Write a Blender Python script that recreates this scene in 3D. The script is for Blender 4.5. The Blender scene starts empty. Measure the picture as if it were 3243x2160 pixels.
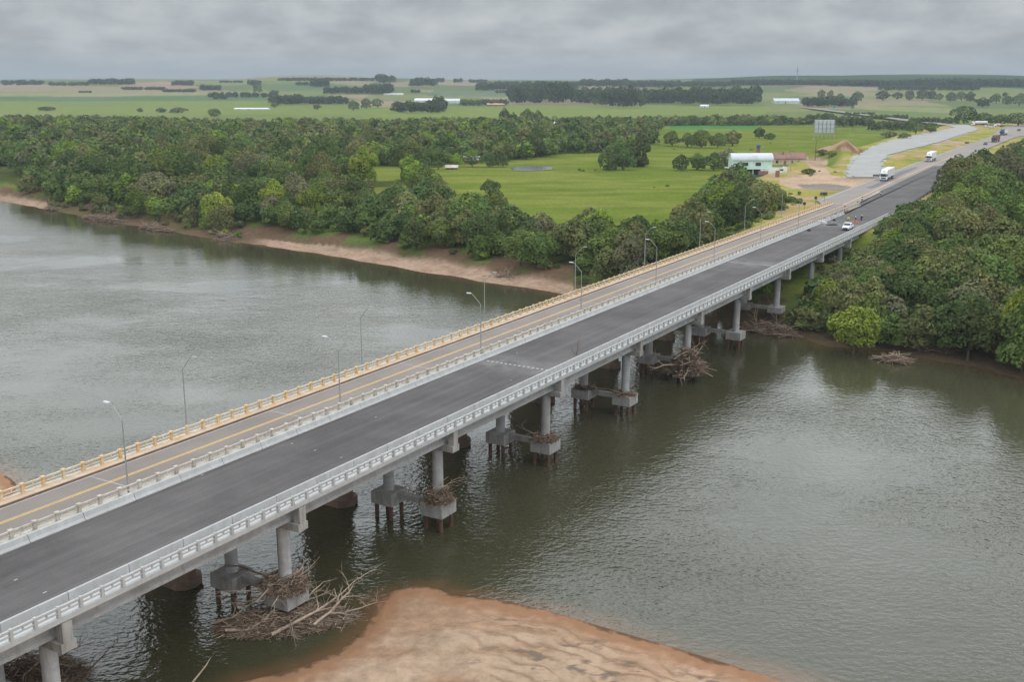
import bpy, bmesh, math, random
import numpy as np
from mathutils import Vector, Matrix, Euler

random.seed(7)
rng = np.random.default_rng(7)
C = bpy.context.scene.collection
PI = math.pi

# ------------------------------------------------------------------ camera geometry (photo pixels -> world metres)
PW, PH, FOC, HOR = 3243.0, 2160.0, 3400.0, 255.0
CAMZ, DECK = 47.8, 11.8
PITCH = math.atan((PH/2-HOR)/FOC)
SP, CP = math.sin(PITCH), math.cos(PITCH)

def P(x, y, z=0.0):
    """world point on the horizontal plane z that the photo shows at pixel x, y"""
    u, v = x-PW/2, y-PH/2
    t = (CAMZ-z)/(v*CP+FOC*SP)
    return (u*t, (-v*SP+FOC*CP)*t)

def D(x, y, z=0.0):
    return P(x*1.37767, y*1.37767, z)

def proj(X, Y, Z):
    X = np.asarray(X, float); Y = np.asarray(Y, float); Z = np.asarray(Z, float)-CAMZ
    d = np.maximum(Y*CP-Z*SP, 1e-3); up = Y*SP+Z*CP
    return (PW/2+FOC*X/d)/1.37767, (PH/2-FOC*up/d)/1.37767

_vx = 3720-PW/2; _L = math.hypot(_vx, math.hypot(FOC, PH/2-HOR))
BX, BY = _vx/_L, math.hypot(FOC, PH/2-HOR)/_L
BANG = math.atan2(BY, BX)
def W(s, n):            # bridge coordinates -> world
    return (s*BX-n*BY, s*BY+n*BX)
def SN(X, Y):
    return X*BX+Y*BY, -X*BY+Y*BX

# ------------------------------------------------------------------ noise, polygons
def _hash(ix, iy, seed):
    h = (ix.astype(np.int64)*374761393 + iy.astype(np.int64)*668265263 + seed*1442695041) & 0x7fffffff
    h = ((h ^ (h >> 13))*1274126177) & 0x7fffffff
    h = (h ^ (h >> 16)) & 0xffff
    return h/65535.0
def vn(x, y, seed=0):
    x = np.asarray(x, float); y = np.asarray(y, float)
    ix = np.floor(x); iy = np.floor(y); fx = x-ix; fy = y-iy
    fx = fx*fx*(3-2*fx); fy = fy*fy*(3-2*fy)
    ix = ix.astype(np.int64); iy = iy.astype(np.int64)
    a = _hash(ix, iy, seed); b = _hash(ix+1, iy, seed); c = _hash(ix, iy+1, seed); d = _hash(ix+1, iy+1, seed)
    return (a*(1-fx)+b*fx)*(1-fy)+(c*(1-fx)+d*fx)*fy
def fbm(x, y, seed=0, o=3):
    r = 0; a = .5; t = 0
    for k in range(o):
        r = r+a*vn(x*2**k, y*2**k, seed+k*17); t += a; a *= .5
    return r/t
def sstep(a, b, x):
    t = np.clip((x-a)/(b-a), 0, 1); return t*t*(3-2*t)
def inpoly(px, py, poly):
    px = np.asarray(px, float); py = np.asarray(py, float)
    ins = np.zeros(px.shape, bool); n = len(poly); j = n-1
    for i in range(n):
        xi, yi = poly[i]; xj, yj = poly[j]
        if yi != yj:
            c = ((yi > py) != (yj > py)) & (px < (xj-xi)*(py-yi)/(yj-yi)+xi)
            ins ^= c
        j = i
    return ins
def pdist(px, py, line, closed=False):
    px = np.asarray(px, float); py = np.asarray(py, float)
    best = np.full(px.shape, 1e18); m = len(line)
    for i in range(m if closed else m-1):
        ax, ay = line[i]; bx, by = line[(i+1) % m]
        dx, dy = bx-ax, by-ay; L = dx*dx+dy*dy+1e-9
        t = np.clip(((px-ax)*dx+(py-ay)*dy)/L, 0, 1)
        best = np.minimum(best, (px-ax-t*dx)**2+(py-ay-t*dy)**2)
    return np.sqrt(best)

# ------------------------------------------------------------------ river outline (on the water plane z = 0)
FAR_BANK = [D(*p) for p in [(-900,400),(-500,420),(-200,438),(0,462),(75,475),(160,492),(260,512),(360,526),(440,541),(520,556),
    (600,563),(700,579),(800,595),(900,612),(1000,630),(1100,646),(1200,662),(1290,677),(1400,697),(1520,716),(1640,738),(1745,757),
    (1830,773),(1868,784),(1900,797),(2018,806),(2105,822),(2190,833),(2280,853),(2354,872),(2600,930),(3100,1040)]]
NEAR_BANK = [D(*p) for p in [(-1200,900),(-500,980),(-150,1035),(0,1083),(28,1098),(44,1113),(40,1130),(0,1180),(-90,1260),(-120,1380),(-60,1470),
    (10,1540),(60,1590),(140,1640),(300,1690),(430,1650),(545,1568),(640,1545),(700,1526),(770,1497),(820,1462),(846,1425),(860,1385),(888,1361),
    (930,1348),(975,1345),(1010,1352),(1040,1366),(1080,1371),(1140,1375),(1200,1388),(1280,1408),(1360,1431),(1450,1457),
    (1560,1489),(1680,1525),(1800,1566),(2000,1640),(2400,1800),(3200,2200)]]
RIVER = FAR_BANK+NEAR_BANK[::-1]

ROADAREA = [W(276, 87.5), P(2530,640,DECK), P(2440,604,DECK), P(2430,560,DECK), P(2560,505,DECK), P(2664,552,DECK), P(2670,528,DECK), P(2700,488,DECK), P(2735,464,DECK),
    P(2880,420,DECK), P(3000,396,DECK), P(3060,388,DECK), P(3243,386,DECK), P(3420,386,DECK), P(3420,432,DECK), P(3217,442,DECK),
    P(3120,487,DECK), P(3047,518,DECK), P(2993,590,DECK), P(2925,632,DECK), P(2790,705,DECK), W(276, 60)]
MOUND = P(2664, 474, DECK)

def hills(X, Y, r, az):
    # azimuth in display pixels along the horizon
    hx = PW/2/1.37767+FOC/1.37767*np.tan(np.clip(az, -1.2, 1.2))
    H = 22+26*fbm(X/1300, Y/1300, 5)+16*(fbm(X/520, Y/520, 9)-.5)
    for c, w, a in [(740,170,26),(400,200,8),(1120,160,7),(1290,120,4),(1480,130,3),(1800,240,22),(2250,220,22),(150,160,6),(950,90,8),(2040,150,7)]:
        H = H+a*np.exp(-((hx-c)/w)**2)
    return H*sstep(1500, 3900, r)

def terr(X, Y):
    X = np.asarray(X, float); Y = np.asarray(Y, float)
    r = np.hypot(X, Y); az = np.arctan2(X, np.maximum(Y, 1))
    df = pdist(X, Y, FAR_BANK); dn = pdist(X, Y, NEAR_BANK)
    ins = inpoly(X, Y, RIVER); sg = np.where(ins, -1.0, 1.0)
    near = dn < df
    d = np.minimum(df, dn)*sg
    wob = (fbm(X/7, Y/7, 3)-.5)
    zf = np.interp(d+wob*3, [-40,-6,0,3,8,10,14,30,90], [-4,-1.6,-.02,.4,1.0,2.1,3.3,5.4,7.0])
    zn = np.interp(d, [-40,-8,0,4,14,60,200], [-3,-.9,-.02,.28,.8,1.6,6])+np.where(d > 1, .18*wob+.10*np.sin(d*1.1+6*wob), 0)
    z = np.where(near & (Y < 260), zn, zf)+np.where(d > 12, .35*(fbm(X/25, Y/25, 2)-.5), 0)
    z = z+hills(X, Y, r, az)*(~near | (Y > 300))
    # road embankment
    ia = inpoly(X, Y, ROADAREA); da = pdist(X, Y, ROADAREA, True)*np.where(ia, -1, 1)
    w = 1-sstep(1.5, 15, da)
    z = z*(1-w)+(DECK-.36)*w
    # cut mound beside the gravel lane
    dm = np.hypot((X-MOUND[0])/20, (Y-MOUND[1])/34)
    z = z+7.5*np.exp(-dm**2*1.6)*sstep(-1, 8, da)
    return z, d, near

def hit(x, y, dz=0.0):
    """terrain point seen at display pixel x, y"""
    lo, hi = 60.0, 14000.0
    u, v = x*1.37767-PW/2, y*1.37767-PH/2
    dx, dy, dzz = u, -v*SP+FOC*CP, -(v*CP+FOC*SP)
    L = math.hypot(dx, dy); dx, dy, dzz = dx/L, dy/L, dzz/L
    rs = np.geomspace(lo if y > 330 else 380.0, hi, 260)
    zt = terr(dx*rs, dy*rs)[0]+dz
    zr = CAMZ+dzz*rs
    k = np.nonzero(zr <= zt)[0]
    r = rs[k[0]] if len(k) else 9000.0
    if len(k) and k[0] > 0:
        a, b = rs[k[0]-1], rs[k[0]]
        rr = np.linspace(a, b, 30); zz = terr(dx*rr, dy*rr)[0]+dz
        kk = np.nonzero(CAMZ+dzz*rr <= zz)[0]
        r = rr[kk[0]] if len(kk) else b
    X, Y = dx*r, dy*r
    return X, Y, float(terr(np.array([X]), np.array([Y]))[0][0])
def gz(X, Y):
    return float(terr(np.array([X]), np.array([Y]))[0][0])
def ppm(X, Y, z=8):          # display pixels per metre there
    return FOC/1.37767/(Y*CP+(CAMZ-z)*SP)

# ------------------------------------------------------------------ materials
def mat(name):
    m = bpy.data.materials.new(name); m.use_nodes = True
    nt = m.node_tree; nt.nodes.clear()
    o = nt.nodes.new('ShaderNodeOutputMaterial'); b = nt.nodes.new('ShaderNodeBsdfPrincipled')
    nt.links.new(b.outputs[0], o.inputs[0])
    return m, nt, b
def nd(nt, t, **kw):
    n = nt.nodes.new(t)
    for k, v in kw.items():
        if k in n.inputs.keys() if hasattr(n.inputs, 'keys') else False: n.inputs[k].default_value = v
        else: setattr(n, k, v)
    return n
def noise(nt, vec, scale, detail=4, rough=.55, sc=None):
    if sc:
        mp = nt.nodes.new('ShaderNodeMapping'); mp.inputs['Scale'].default_value = sc
        nt.links.new(vec, mp.inputs['Vector']); vec = mp.outputs[0]
    n = nt.nodes.new('ShaderNodeTexNoise'); n.inputs['Scale'].default_value = scale
    n.inputs['Detail'].default_value = detail; n.inputs['Roughness'].default_value = rough
    nt.links.new(vec, n.inputs['Vector']); return n.outputs['Fac']
def ramp(nt, fac, stops):
    r = nt.nodes.new('ShaderNodeValToRGB'); e = r.color_ramp.elements
    while len(e) > 1: e.remove(e[0])
    e[0].position = stops[0][0]; e[0].color = (*stops[0][1], 1)
    for p, c in stops[1:]:
        k = e.new(p); k.color = (*c, 1)
    nt.links.new(fac, r.inputs[0]); return r.outputs[0]
def mixc(nt, fac, a, b, mode='MIX'):
    m = nt.nodes.new('ShaderNodeMix'); m.data_type = 'RGBA'; m.blend_type = mode
    for sock, v in ((0, fac), (6, a), (7, b)):
        if isinstance(v, (int, float)): m.inputs[sock].default_value = v
        elif isinstance(v, tuple): m.inputs[sock].default_value = (*v, 1) if len(v) == 3 else v
        else: nt.links.new(v, m.inputs[sock])
    return m.outputs[2]
def bump(nt, b, h, strength, dist):
    n = nt.nodes.new('ShaderNodeBump'); n.inputs['Strength'].default_value = strength; n.inputs['Distance'].default_value = dist
    nt.links.new(h, n.inputs['Height']); nt.links.new(n.outputs[0], b.inputs['Normal']); return n
def coord(nt, kind='Object'):
    return nt.nodes.new('ShaderNodeTexCoord').outputs[kind]
def geo(nt): return nt.nodes.new('ShaderNodeNewGeometry').outputs['Position']

def surf(name, col, var=.15, scale=1.5, rough=.85, metal=0, bmp=0, sc=None, stain=None, stain_scale=.4, spec=.3, streak=None):
    """plain surface with mottled colour, optional larger stains"""
    m, nt, b = mat(name); v = geo(nt)
    lo = tuple(c*(1-var) for c in col); hi = tuple(min(1, c*(1+var)) for c in col)
    f = noise(nt, v, scale, 5, .6, sc)
    c = ramp(nt, f, [(.3, lo), (.7, hi)])
    if stain:
        g = noise(nt, v, stain_scale, 5, .65)
        gg = ramp(nt, g, [(.48, (0,0,0)), (.68, (1,1,1))])
        c = mixc(nt, gg, c, stain)
    if streak:
        q = noise(nt, v, 1.0, 4, .7, (2.2, 2.2, .22)); qq = ramp(nt, q, [(.50, (0,0,0)), (.66, (.75,.75,.75))])
        c = mixc(nt, qq, c, streak)
    nt.links.new(c, b.inputs['Base Color'])
    b.inputs['Roughness'].default_value = rough; b.inputs['Metallic'].default_value = metal
    b.inputs['Specular IOR Level'].default_value = spec
    if bmp: bump(nt, b, f, bmp, .05)
    return m
M = {}
M['conc_new'] = surf('new_concrete', (.39,.39,.385), .12, .9, .8, stain=(.36,.355,.35), stain_scale=.22, streak=(.33,.325,.315))
M['conc_walk'] = surf('walkway_concrete', (.62,.62,.61), .08, 1.2, .8)
M['conc_pier'] = surf('pier_concrete', (.31,.30,.285), .16, .7, .85, stain=(.22,.205,.185), stain_scale=.3, streak=(.17,.155,.135))
M['conc_column'] = surf('column_concrete', (.36,.36,.36), .14, .8, .85, sc=(1,1,3), stain=(.28,.27,.26), stain_scale=.35, streak=(.27,.26,.25))
M['conc_old'] = surf('old_concrete', (.47,.43,.37), .2, 1.6, .9, stain=(.34,.29,.23), stain_scale=.7)
M['conc_brown'] = surf('river_stained_concrete', (.17,.115,.085), .25, .7, .9, stain=(.09,.07,.055))
M['yellow_paint'] = surf('worn_yellow_paint', (.55,.36,.17), .22, 2.5, .8, stain=(.55,.48,.37), stain_scale=1.4)
M['cream_paint'] = surf('worn_cream_paint', (.56,.49,.38), .18, 2.0, .8, stain=(.50,.36,.20), stain_scale=.9)
M['kerb_pale'] = surf('pale_kerb_paint', (.50,.39,.30), .18, 1.2, .85, stain=(.48,.30,.14), stain_scale=.6)
M['rust'] = surf('rusty_steel', (.105,.052,.038), .3, 2.5, .85, stain=(.05,.032,.026), stain_scale=1)
M['gal'] = surf('galvanised_steel', (.30,.32,.31), .15, 2, .5, .4)
M['lamp_glass'] = surf('lamp_head_grey', (.55,.57,.60), .05, 2, .4)
M['white_paint'] = surf('white_vehicle_paint', (.68,.69,.70), .04, 1, .3, spec=.5)
M['trailer_white'] = surf('trailer_panel', (.60,.60,.60), .06, .6, .45)
M['tyre'] = surf('tyre_rubber', (.02,.02,.021), .2, 4, .85)
M['glass'] = surf('dark_glass', (.03,.04,.05), .1, 2, .12, spec=.6)
M['dark_metal'] = surf('dark_metal', (.05,.05,.055), .2, 2, .6)
M['chrome'] = surf('bright_metal', (.5,.5,.5), .1, 2, .3, .7)
M['mint'] = surf('pale_mint_render', (.48,.60,.52), .08, .8, .85, stain=(.40,.50,.43), stain_scale=.3)
M['roof_metal'] = surf('weathered_sheet_roof', (.52,.55,.58), .08, .6, .55, stain=(.44,.45,.47), stain_scale=.2)
M['roof_red'] = surf('faded_red_tiles', (.26,.14,.12), .2, 1.2, .9, stain=(.17,.11,.10), stain_scale=.4)
M['wall_peach'] = surf('peeling_peach_render', (.50,.40,.29), .15, 1, .9, stain=(.36,.27,.20), stain_scale=.6)
M['wall_white'] = surf('white_render', (.66,.67,.68), .08, 1, .85, stain=(.5,.48,.45), stain_scale=.5)
M['shade'] = surf('dark_interior', (.045,.05,.055), .3, 1, .9)
M['brick'] = surf('brick_render', (.25,.13,.095), .2, 2, .9)
M['wood_grey'] = surf('weathered_wood', (.23,.175,.13), .35, 3, .9)
M['mat_twigs'] = surf('matted_twigs_and_mud', (.085,.058,.042), .5, 6, .95, bmp=.8, stain=(.15,.11,.08), stain_scale=2.5)
M['wood_pale'] = surf('bleached_driftwood', (.36,.28,.21), .25, 3, .9)
M['wood_dark'] = surf('dark_twigs', (.12,.075,.052), .35, 3, .95)
M['grey_roof'] = surf('grey_sheet_roof', (.33,.32,.33), .12, 1, .8)
M['navy'] = surf('navy_cloth', (.015,.018,.045), .2, 3, .9)
M['orange'] = surf('orange_plastic', (.62,.16,.05), .1, 3, .6)
M['hat'] = surf('white_hard_hat', (.75,.75,.75), .03, 3, .4)
M['skin'] = surf('skin', (.35,.2,.13), .08, 3, .7)
M['yel_machine'] = surf('yellow_machine_paint', (.60,.42,.06), .1, 3, .5)
M['blue_tarp'] = surf('blue_tarp', (.05,.10,.20), .2, 2, .6)
M['brown_truck'] = surf('brown_tarpaulin', (.14,.09,.08), .2, 1, .8)
M['green_sign'] = surf('green_sign_sheet', (.03,.22,.17), .1, 1, .5)
M['trunk'] = surf('bark', (.10,.075,.055), .3, 3, .95)
M['trunk_pale'] = surf('pale_bark', (.24,.21,.18), .25, 3, .95)

# asphalt, streaked along the bridge
def asphalt(name, c0, c1, c2, joints=()):
    m, nt, b = mat(name); v = geo(nt)
    rot = nt.nodes.new('ShaderNodeMapping'); rot.vector_type = 'POINT'; rot.inputs['Rotation'].default_value = (0, 0, -BANG)
    nt.links.new(v, rot.inputs['Vector'])
    mp = nt.nodes.new('ShaderNodeMapping'); mp.inputs['Scale'].default_value = (.02, 1, 1); nt.links.new(rot.outputs[0], mp.inputs['Vector'])
    f = noise(nt, mp.outputs[0], 1.3, 5, .6)
    c = ramp(nt, f, [(.3, c0), (.52, c1), (.72, c2)])
    g = noise(nt, v, .12, 4, .6); c = mixc(nt, .5, c, ramp(nt, g, [(.35, c0), (.65, c2)]))
    h = noise(nt, v, 9, 2, .7); c = mixc(nt, .25, c, ramp(nt, h, [(.3, c0), (.7, c2)]))
    if joints:
        sx = nt.nodes.new('ShaderNodeSeparateXYZ'); nt.links.new(rot.outputs[0], sx.inputs[0]); w = noise(nt, v, .45, 5, .65)
        for j, wd in joints:
            a = nt.nodes.new('ShaderNodeMath'); a.operation = 'SUBTRACT'; nt.links.new(sx.outputs[0], a.inputs[0]); a.inputs[1].default_value = j
            ab = nt.nodes.new('ShaderNodeMath'); ab.operation = 'ABSOLUTE'; nt.links.new(a.outputs[0], ab.inputs[0])
            mr = nt.nodes.new('ShaderNodeMapRange'); mr.inputs[1].default_value = 0; mr.inputs[2].default_value = wd; mr.inputs[3].default_value = 1.0; mr.inputs[4].default_value = 0; nt.links.new(ab.outputs[0], mr.inputs[0])
            k = nt.nodes.new('ShaderNodeMath'); k.operation = 'MULTIPLY'; nt.links.new(mr.outputs[0], k.inputs[0]); nt.links.new(ramp(nt, w, [(.38, (.1,.1,.1)), (.62, (1,1,1))]), k.inputs[1])
            c = mixc(nt, k.outputs[0], c, (.17,.163,.163))
    nt.links.new(c, b.inputs['Base Color']); b.inputs['Roughness'].default_value = .85; b.inputs['Specular IOR Level'].default_value = .2
    bump(nt, b, h, .3, .01)
    return m
M['asph_new'] = asphalt('new_asphalt', (.050,.045,.044), (.086,.078,.077), (.140,.128,.125), ((115.9, 5.5), (209, 7), (280, 11), (20, 4)))
M['asph_old'] = asphalt('worn_asphalt', (.165,.140,.126), (.205,.177,.160), (.25,.219,.199))
M['asph_grey'] = asphalt('dusty_asphalt', (.195,.168,.150), (.235,.205,.183), (.275,.244,.222))
M['gravel'] = surf('pale_gravel', (.285,.28,.265), .12, .8, .95, stain=(.34,.33,.31), stain_scale=.08)
M['dirt'] = surf('pinkish_dirt', (.44,.33,.25), .15, .5, .95, stain=(.34,.26,.2), stain_scale=.12)
M['dark_patch'] = surf('fresh_asphalt_patch', (.13,.125,.135), .15, 2, .9)
M['yellow_line'] = surf('yellow_road_paint', (.58,.37,.11), .15, 3, .7)
M['white_line'] = surf('worn_white_road_paint', (.42,.41,.39), .2, 3, .7)
M['dust_line'] = surf('concrete_dust', (.27,.265,.265), .2, 2, .9)

# leaves: per-tree tint from colour attribute, plus per-object random tone
def leafmat(name, base, spread=.25, dry=None):
    m, nt, b = mat(name)
    at = nt.nodes.new('ShaderNodeAttribute'); at.attribute_name = 'tint'
    oi = nt.nodes.new('ShaderNodeObjectInfo')
    c = mixc(nt, 1.0, base, at.outputs['Color'], 'MULTIPLY')
    hs = nt.nodes.new('ShaderNodeHueSaturation')
    mr = nt.nodes.new('ShaderNodeMapRange'); mr.inputs[3].default_value = 1.16-spread; mr.inputs[4].default_value = 1.16+spread
    nt.links.new(oi.outputs['Random'], mr.inputs[0]); nt.links.new(mr.outputs[0], hs.inputs['Value'])
    mu = nt.nodes.new('ShaderNodeMath'); mu.operation = 'MULTIPLY'; mu.inputs[1].default_value = 7.31
    fr = nt.nodes.new('ShaderNodeMath'); fr.operation = 'FRACT'; nt.links.new(oi.outputs['Random'], mu.inputs[0]); nt.links.new(mu.outputs[0], fr.inputs[0])
    m2 = nt.nodes.new('ShaderNodeMapRange'); m2.inputs[3].default_value = .478; m2.inputs[4].default_value = .515
    nt.links.new(fr.outputs[0], m2.inputs[0]); nt.links.new(m2.outputs[0], hs.inputs['Hue'])
    nt.links.new(c, hs.inputs['Color'])
    nt.links.new(hs.outputs[0], b.inputs['Base Color']); b.inputs['Roughness'].default_value = .85; b.inputs['Specular IOR Level'].default_value = .12
    tr = nt.nodes.new('ShaderNodeBsdfTranslucent'); nt.links.new(hs.outputs[0], tr.inputs[0])
    mx = nt.nodes.new('ShaderNodeMixShader'); mx.inputs[0].default_value = .25
    o = [n for n in nt.nodes if n.type == 'OUTPUT_MATERIAL'][0]
    nt.links.new(b.outputs[0], mx.inputs[1]); nt.links.new(tr.outputs[0], mx.inputs[2]); nt.links.new(mx.outputs[0], o.inputs[0])
    return m
M['leaf_dark'] = leafmat('dark_leaves', (.074,.108,.036))
M['leaf_mid'] = leafmat('mid_green_leaves', (.104,.146,.040))
M['leaf_olive'] = leafmat('olive_leaves', (.138,.148,.056))
M['leaf_bright'] = leafmat('bright_leaves', (.160,.222,.036))
M['leaf_yellow'] = leafmat('yellow_green_leaves', (.175,.215,.034), .08)
M['leaf_grey'] = leafmat('grey_brown_twiggy_leaves', (.142,.148,.076))
M['leaf_any'] = leafmat('mixed_leaves', (.112,.142,.050), 0)

# ------------------------------------------------------------------ mesh helpers
class MB:
    def __init__(s): s.v = []; s.f = []
    def add(s, vs, fs):
        k = len(s.v); s.v += [tuple(p) for p in vs]; s.f += [tuple(i+k for i in f) for f in fs]; return s
    def box(s, x0, x1, y0, y1, z0, z1):
        return s.add([(x0,y0,z0),(x1,y0,z0),(x1,y1,z0),(x0,y1,z0),(x0,y0,z1),(x1,y0,z1),(x1,y1,z1),(x0,y1,z1)],
            [(0,3,2,1),(4,5,6,7),(0,1,5,4),(1,2,6,5),(2,3,7,6),(3,0,4,7)])
    def tube(s, pts, rad, n=6, cap=True):
        pts = [Vector(p) for p in pts]; rings = []
        for i, p in enumerate(pts):
            d = (pts[min(i+1, len(pts)-1)]-pts[max(i-1, 0)])
            d = d.normalized() if d.length > 1e-6 else Vector((0,0,1))
            a = Vector((0,0,1)) if abs(d.z) < .9 else Vector((1,0,0))
            u = d.cross(a).normalized(); w = d.cross(u)
            r = rad[i] if isinstance(rad, (list, tuple)) else rad
            rings.append([p+(u*math.cos(2*PI*k/n)+w*math.sin(2*PI*k/n))*r for k in range(n)])
        vs = [q for R in rings for q in R]; fs = []
        for i in range(len(rings)-1):
            for k in range(n):
                a, b = i*n+k, i*n+(k+1) % n
                fs.append((a, a+n, b+n, b))
        if cap: fs += [tuple(range(n)), tuple(range((len(rings)-1)*n, len(rings)*n))[::-1]]
        return s.add(vs, fs)
    def prism(s, prof, x0, x1, axis='x'):
        n = len(prof)
        if axis == 'x': vs = [(x0, a, b) for a, b in prof]+[(x1, a, b) for a, b in prof]
        elif axis == 'y': vs = [(a, x0, b) for a, b in prof]+[(a, x1, b) for a, b in prof]
        else: vs = [(a, b, x0) for a, b in prof]+[(a, b, x1) for a, b in prof]
        fs = [(k, (k+1) % n, (k+1) % n+n, k+n) for k in range(n)]+[tuple(range(n))[::-1], tuple(range(n, 2*n))]
        return s.add(vs, fs)
    def build(s, name, m, parent=None, smooth=False, bevel=0):
        me = bpy.data.meshes.new(name); me.from_pydata(s.v, [], s.f)
        bm = bmesh.new(); bm.from_mesh(me); bmesh.ops.recalc_face_normals(bm, faces=bm.faces[:]); bm.to_mesh(me); bm.free()
        me.materials.append(m)
        if smooth: me.polygons.foreach_set('use_smooth', [True]*len(me.polygons))
        o = bpy.data.objects.new(name, me); C.objects.link(o)
        if parent: o.parent = parent
        if bevel:
            b = o.modifiers.new('bevel', 'BEVEL'); b.width = bevel; b.segments = 2; b.limit_method = 'ANGLE'
        return o
def tag(o, label=None, cat=None, group=None, kind=None):
    if label: o['label'] = label
    if cat: o['category'] = cat
    if group: o['group'] = group
    if kind: o['kind'] = kind
    return o
def empty(name, loc=(0,0,0), rz=0):
    o = bpy.data.objects.new(name, None); C.objects.link(o); o.location = loc; o.rotation_euler = (0,0,rz); o.empty_display_size = .5; return o
KIDS = {}
def copy_tree(o, parent=None):
    c = o.copy(); C.objects.link(c); c.parent = parent
    for ch in [x for x in bpy.data.objects if x.parent == o]: copy_tree(ch, c)
    return c
def copy1(o, kids, parent=None):        # fast copy when the children are known: [(child, [grandchildren])]
    c = o.copy(); C.objects.link(c); c.parent = parent
    for ch, gs in kids:
        d = ch.copy(); C.objects.link(d); d.parent = c
        for g in gs:
            e = g.copy(); C.objects.link(e); e.parent = d
    return c
def sheet(name, pts, z, m, kind='structure', rough=0):
    if rough:
        rr = random.Random(4); q = []
        for a, b in zip(pts, pts[1:]+pts[:1]):
            L = math.dist(a, b); k = max(1, int(L/4))
            q += [(a[0]+(b[0]-a[0])*i/k+rr.uniform(-rough, rough), a[1]+(b[1]-a[1])*i/k+rr.uniform(-rough, rough)) for i in range(k)]
        pts = q
    me = bpy.data.meshes.new(name); me.from_pydata([(x, y, z) for x, y in pts], [], [tuple(range(len(pts)))])
    bm = bmesh.new(); bm.from_mesh(me); bmesh.ops.recalc_face_normals(bm, faces=bm.faces[:])
    for f in bm.faces:
        if f.normal.z < 0: f.normal_flip()
    bm.to_mesh(me); bm.free()
    me.materials.append(m); o = bpy.data.objects.new(name, me); C.objects.link(o); o['kind'] = kind; return o
# ================================================================== TERRAIN
def npmesh(name, V, F, m, attr=None, aname='cov', domain='POINT', smooth=False):
    me = bpy.data.meshes.new(name)
    V = np.asarray(V, np.float32); F = np.asarray(F, np.int32); k = F.shape[1]
    me.vertices.add(len(V)); me.vertices.foreach_set('co', V.ravel())
    me.loops.add(F.size); me.loops.foreach_set('vertex_index', F.ravel())
    me.polygons.add(len(F)); me.polygons.foreach_set('loop_start', np.arange(len(F), dtype=np.int32)*k)
    me.polygons.foreach_set('loop_total', np.full(len(F), k, np.int32))
    if smooth: me.polygons.foreach_set('use_smooth', np.ones(len(F), bool))
    me.update(calc_edges=True)
    if attr is not None:
        a = me.color_attributes.new(aname, 'FLOAT_COLOR', domain)
        at = np.concatenate([attr, np.ones((len(attr), 1))], 1).astype(np.float32)
        a.data.foreach_set('color', at.ravel())
    me.materials.append(m)
    return me

def mixv(c, new, w):
    w = np.asarray(w, float)[..., None]; return c*(1-w)+np.asarray(new, float)*w

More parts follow.
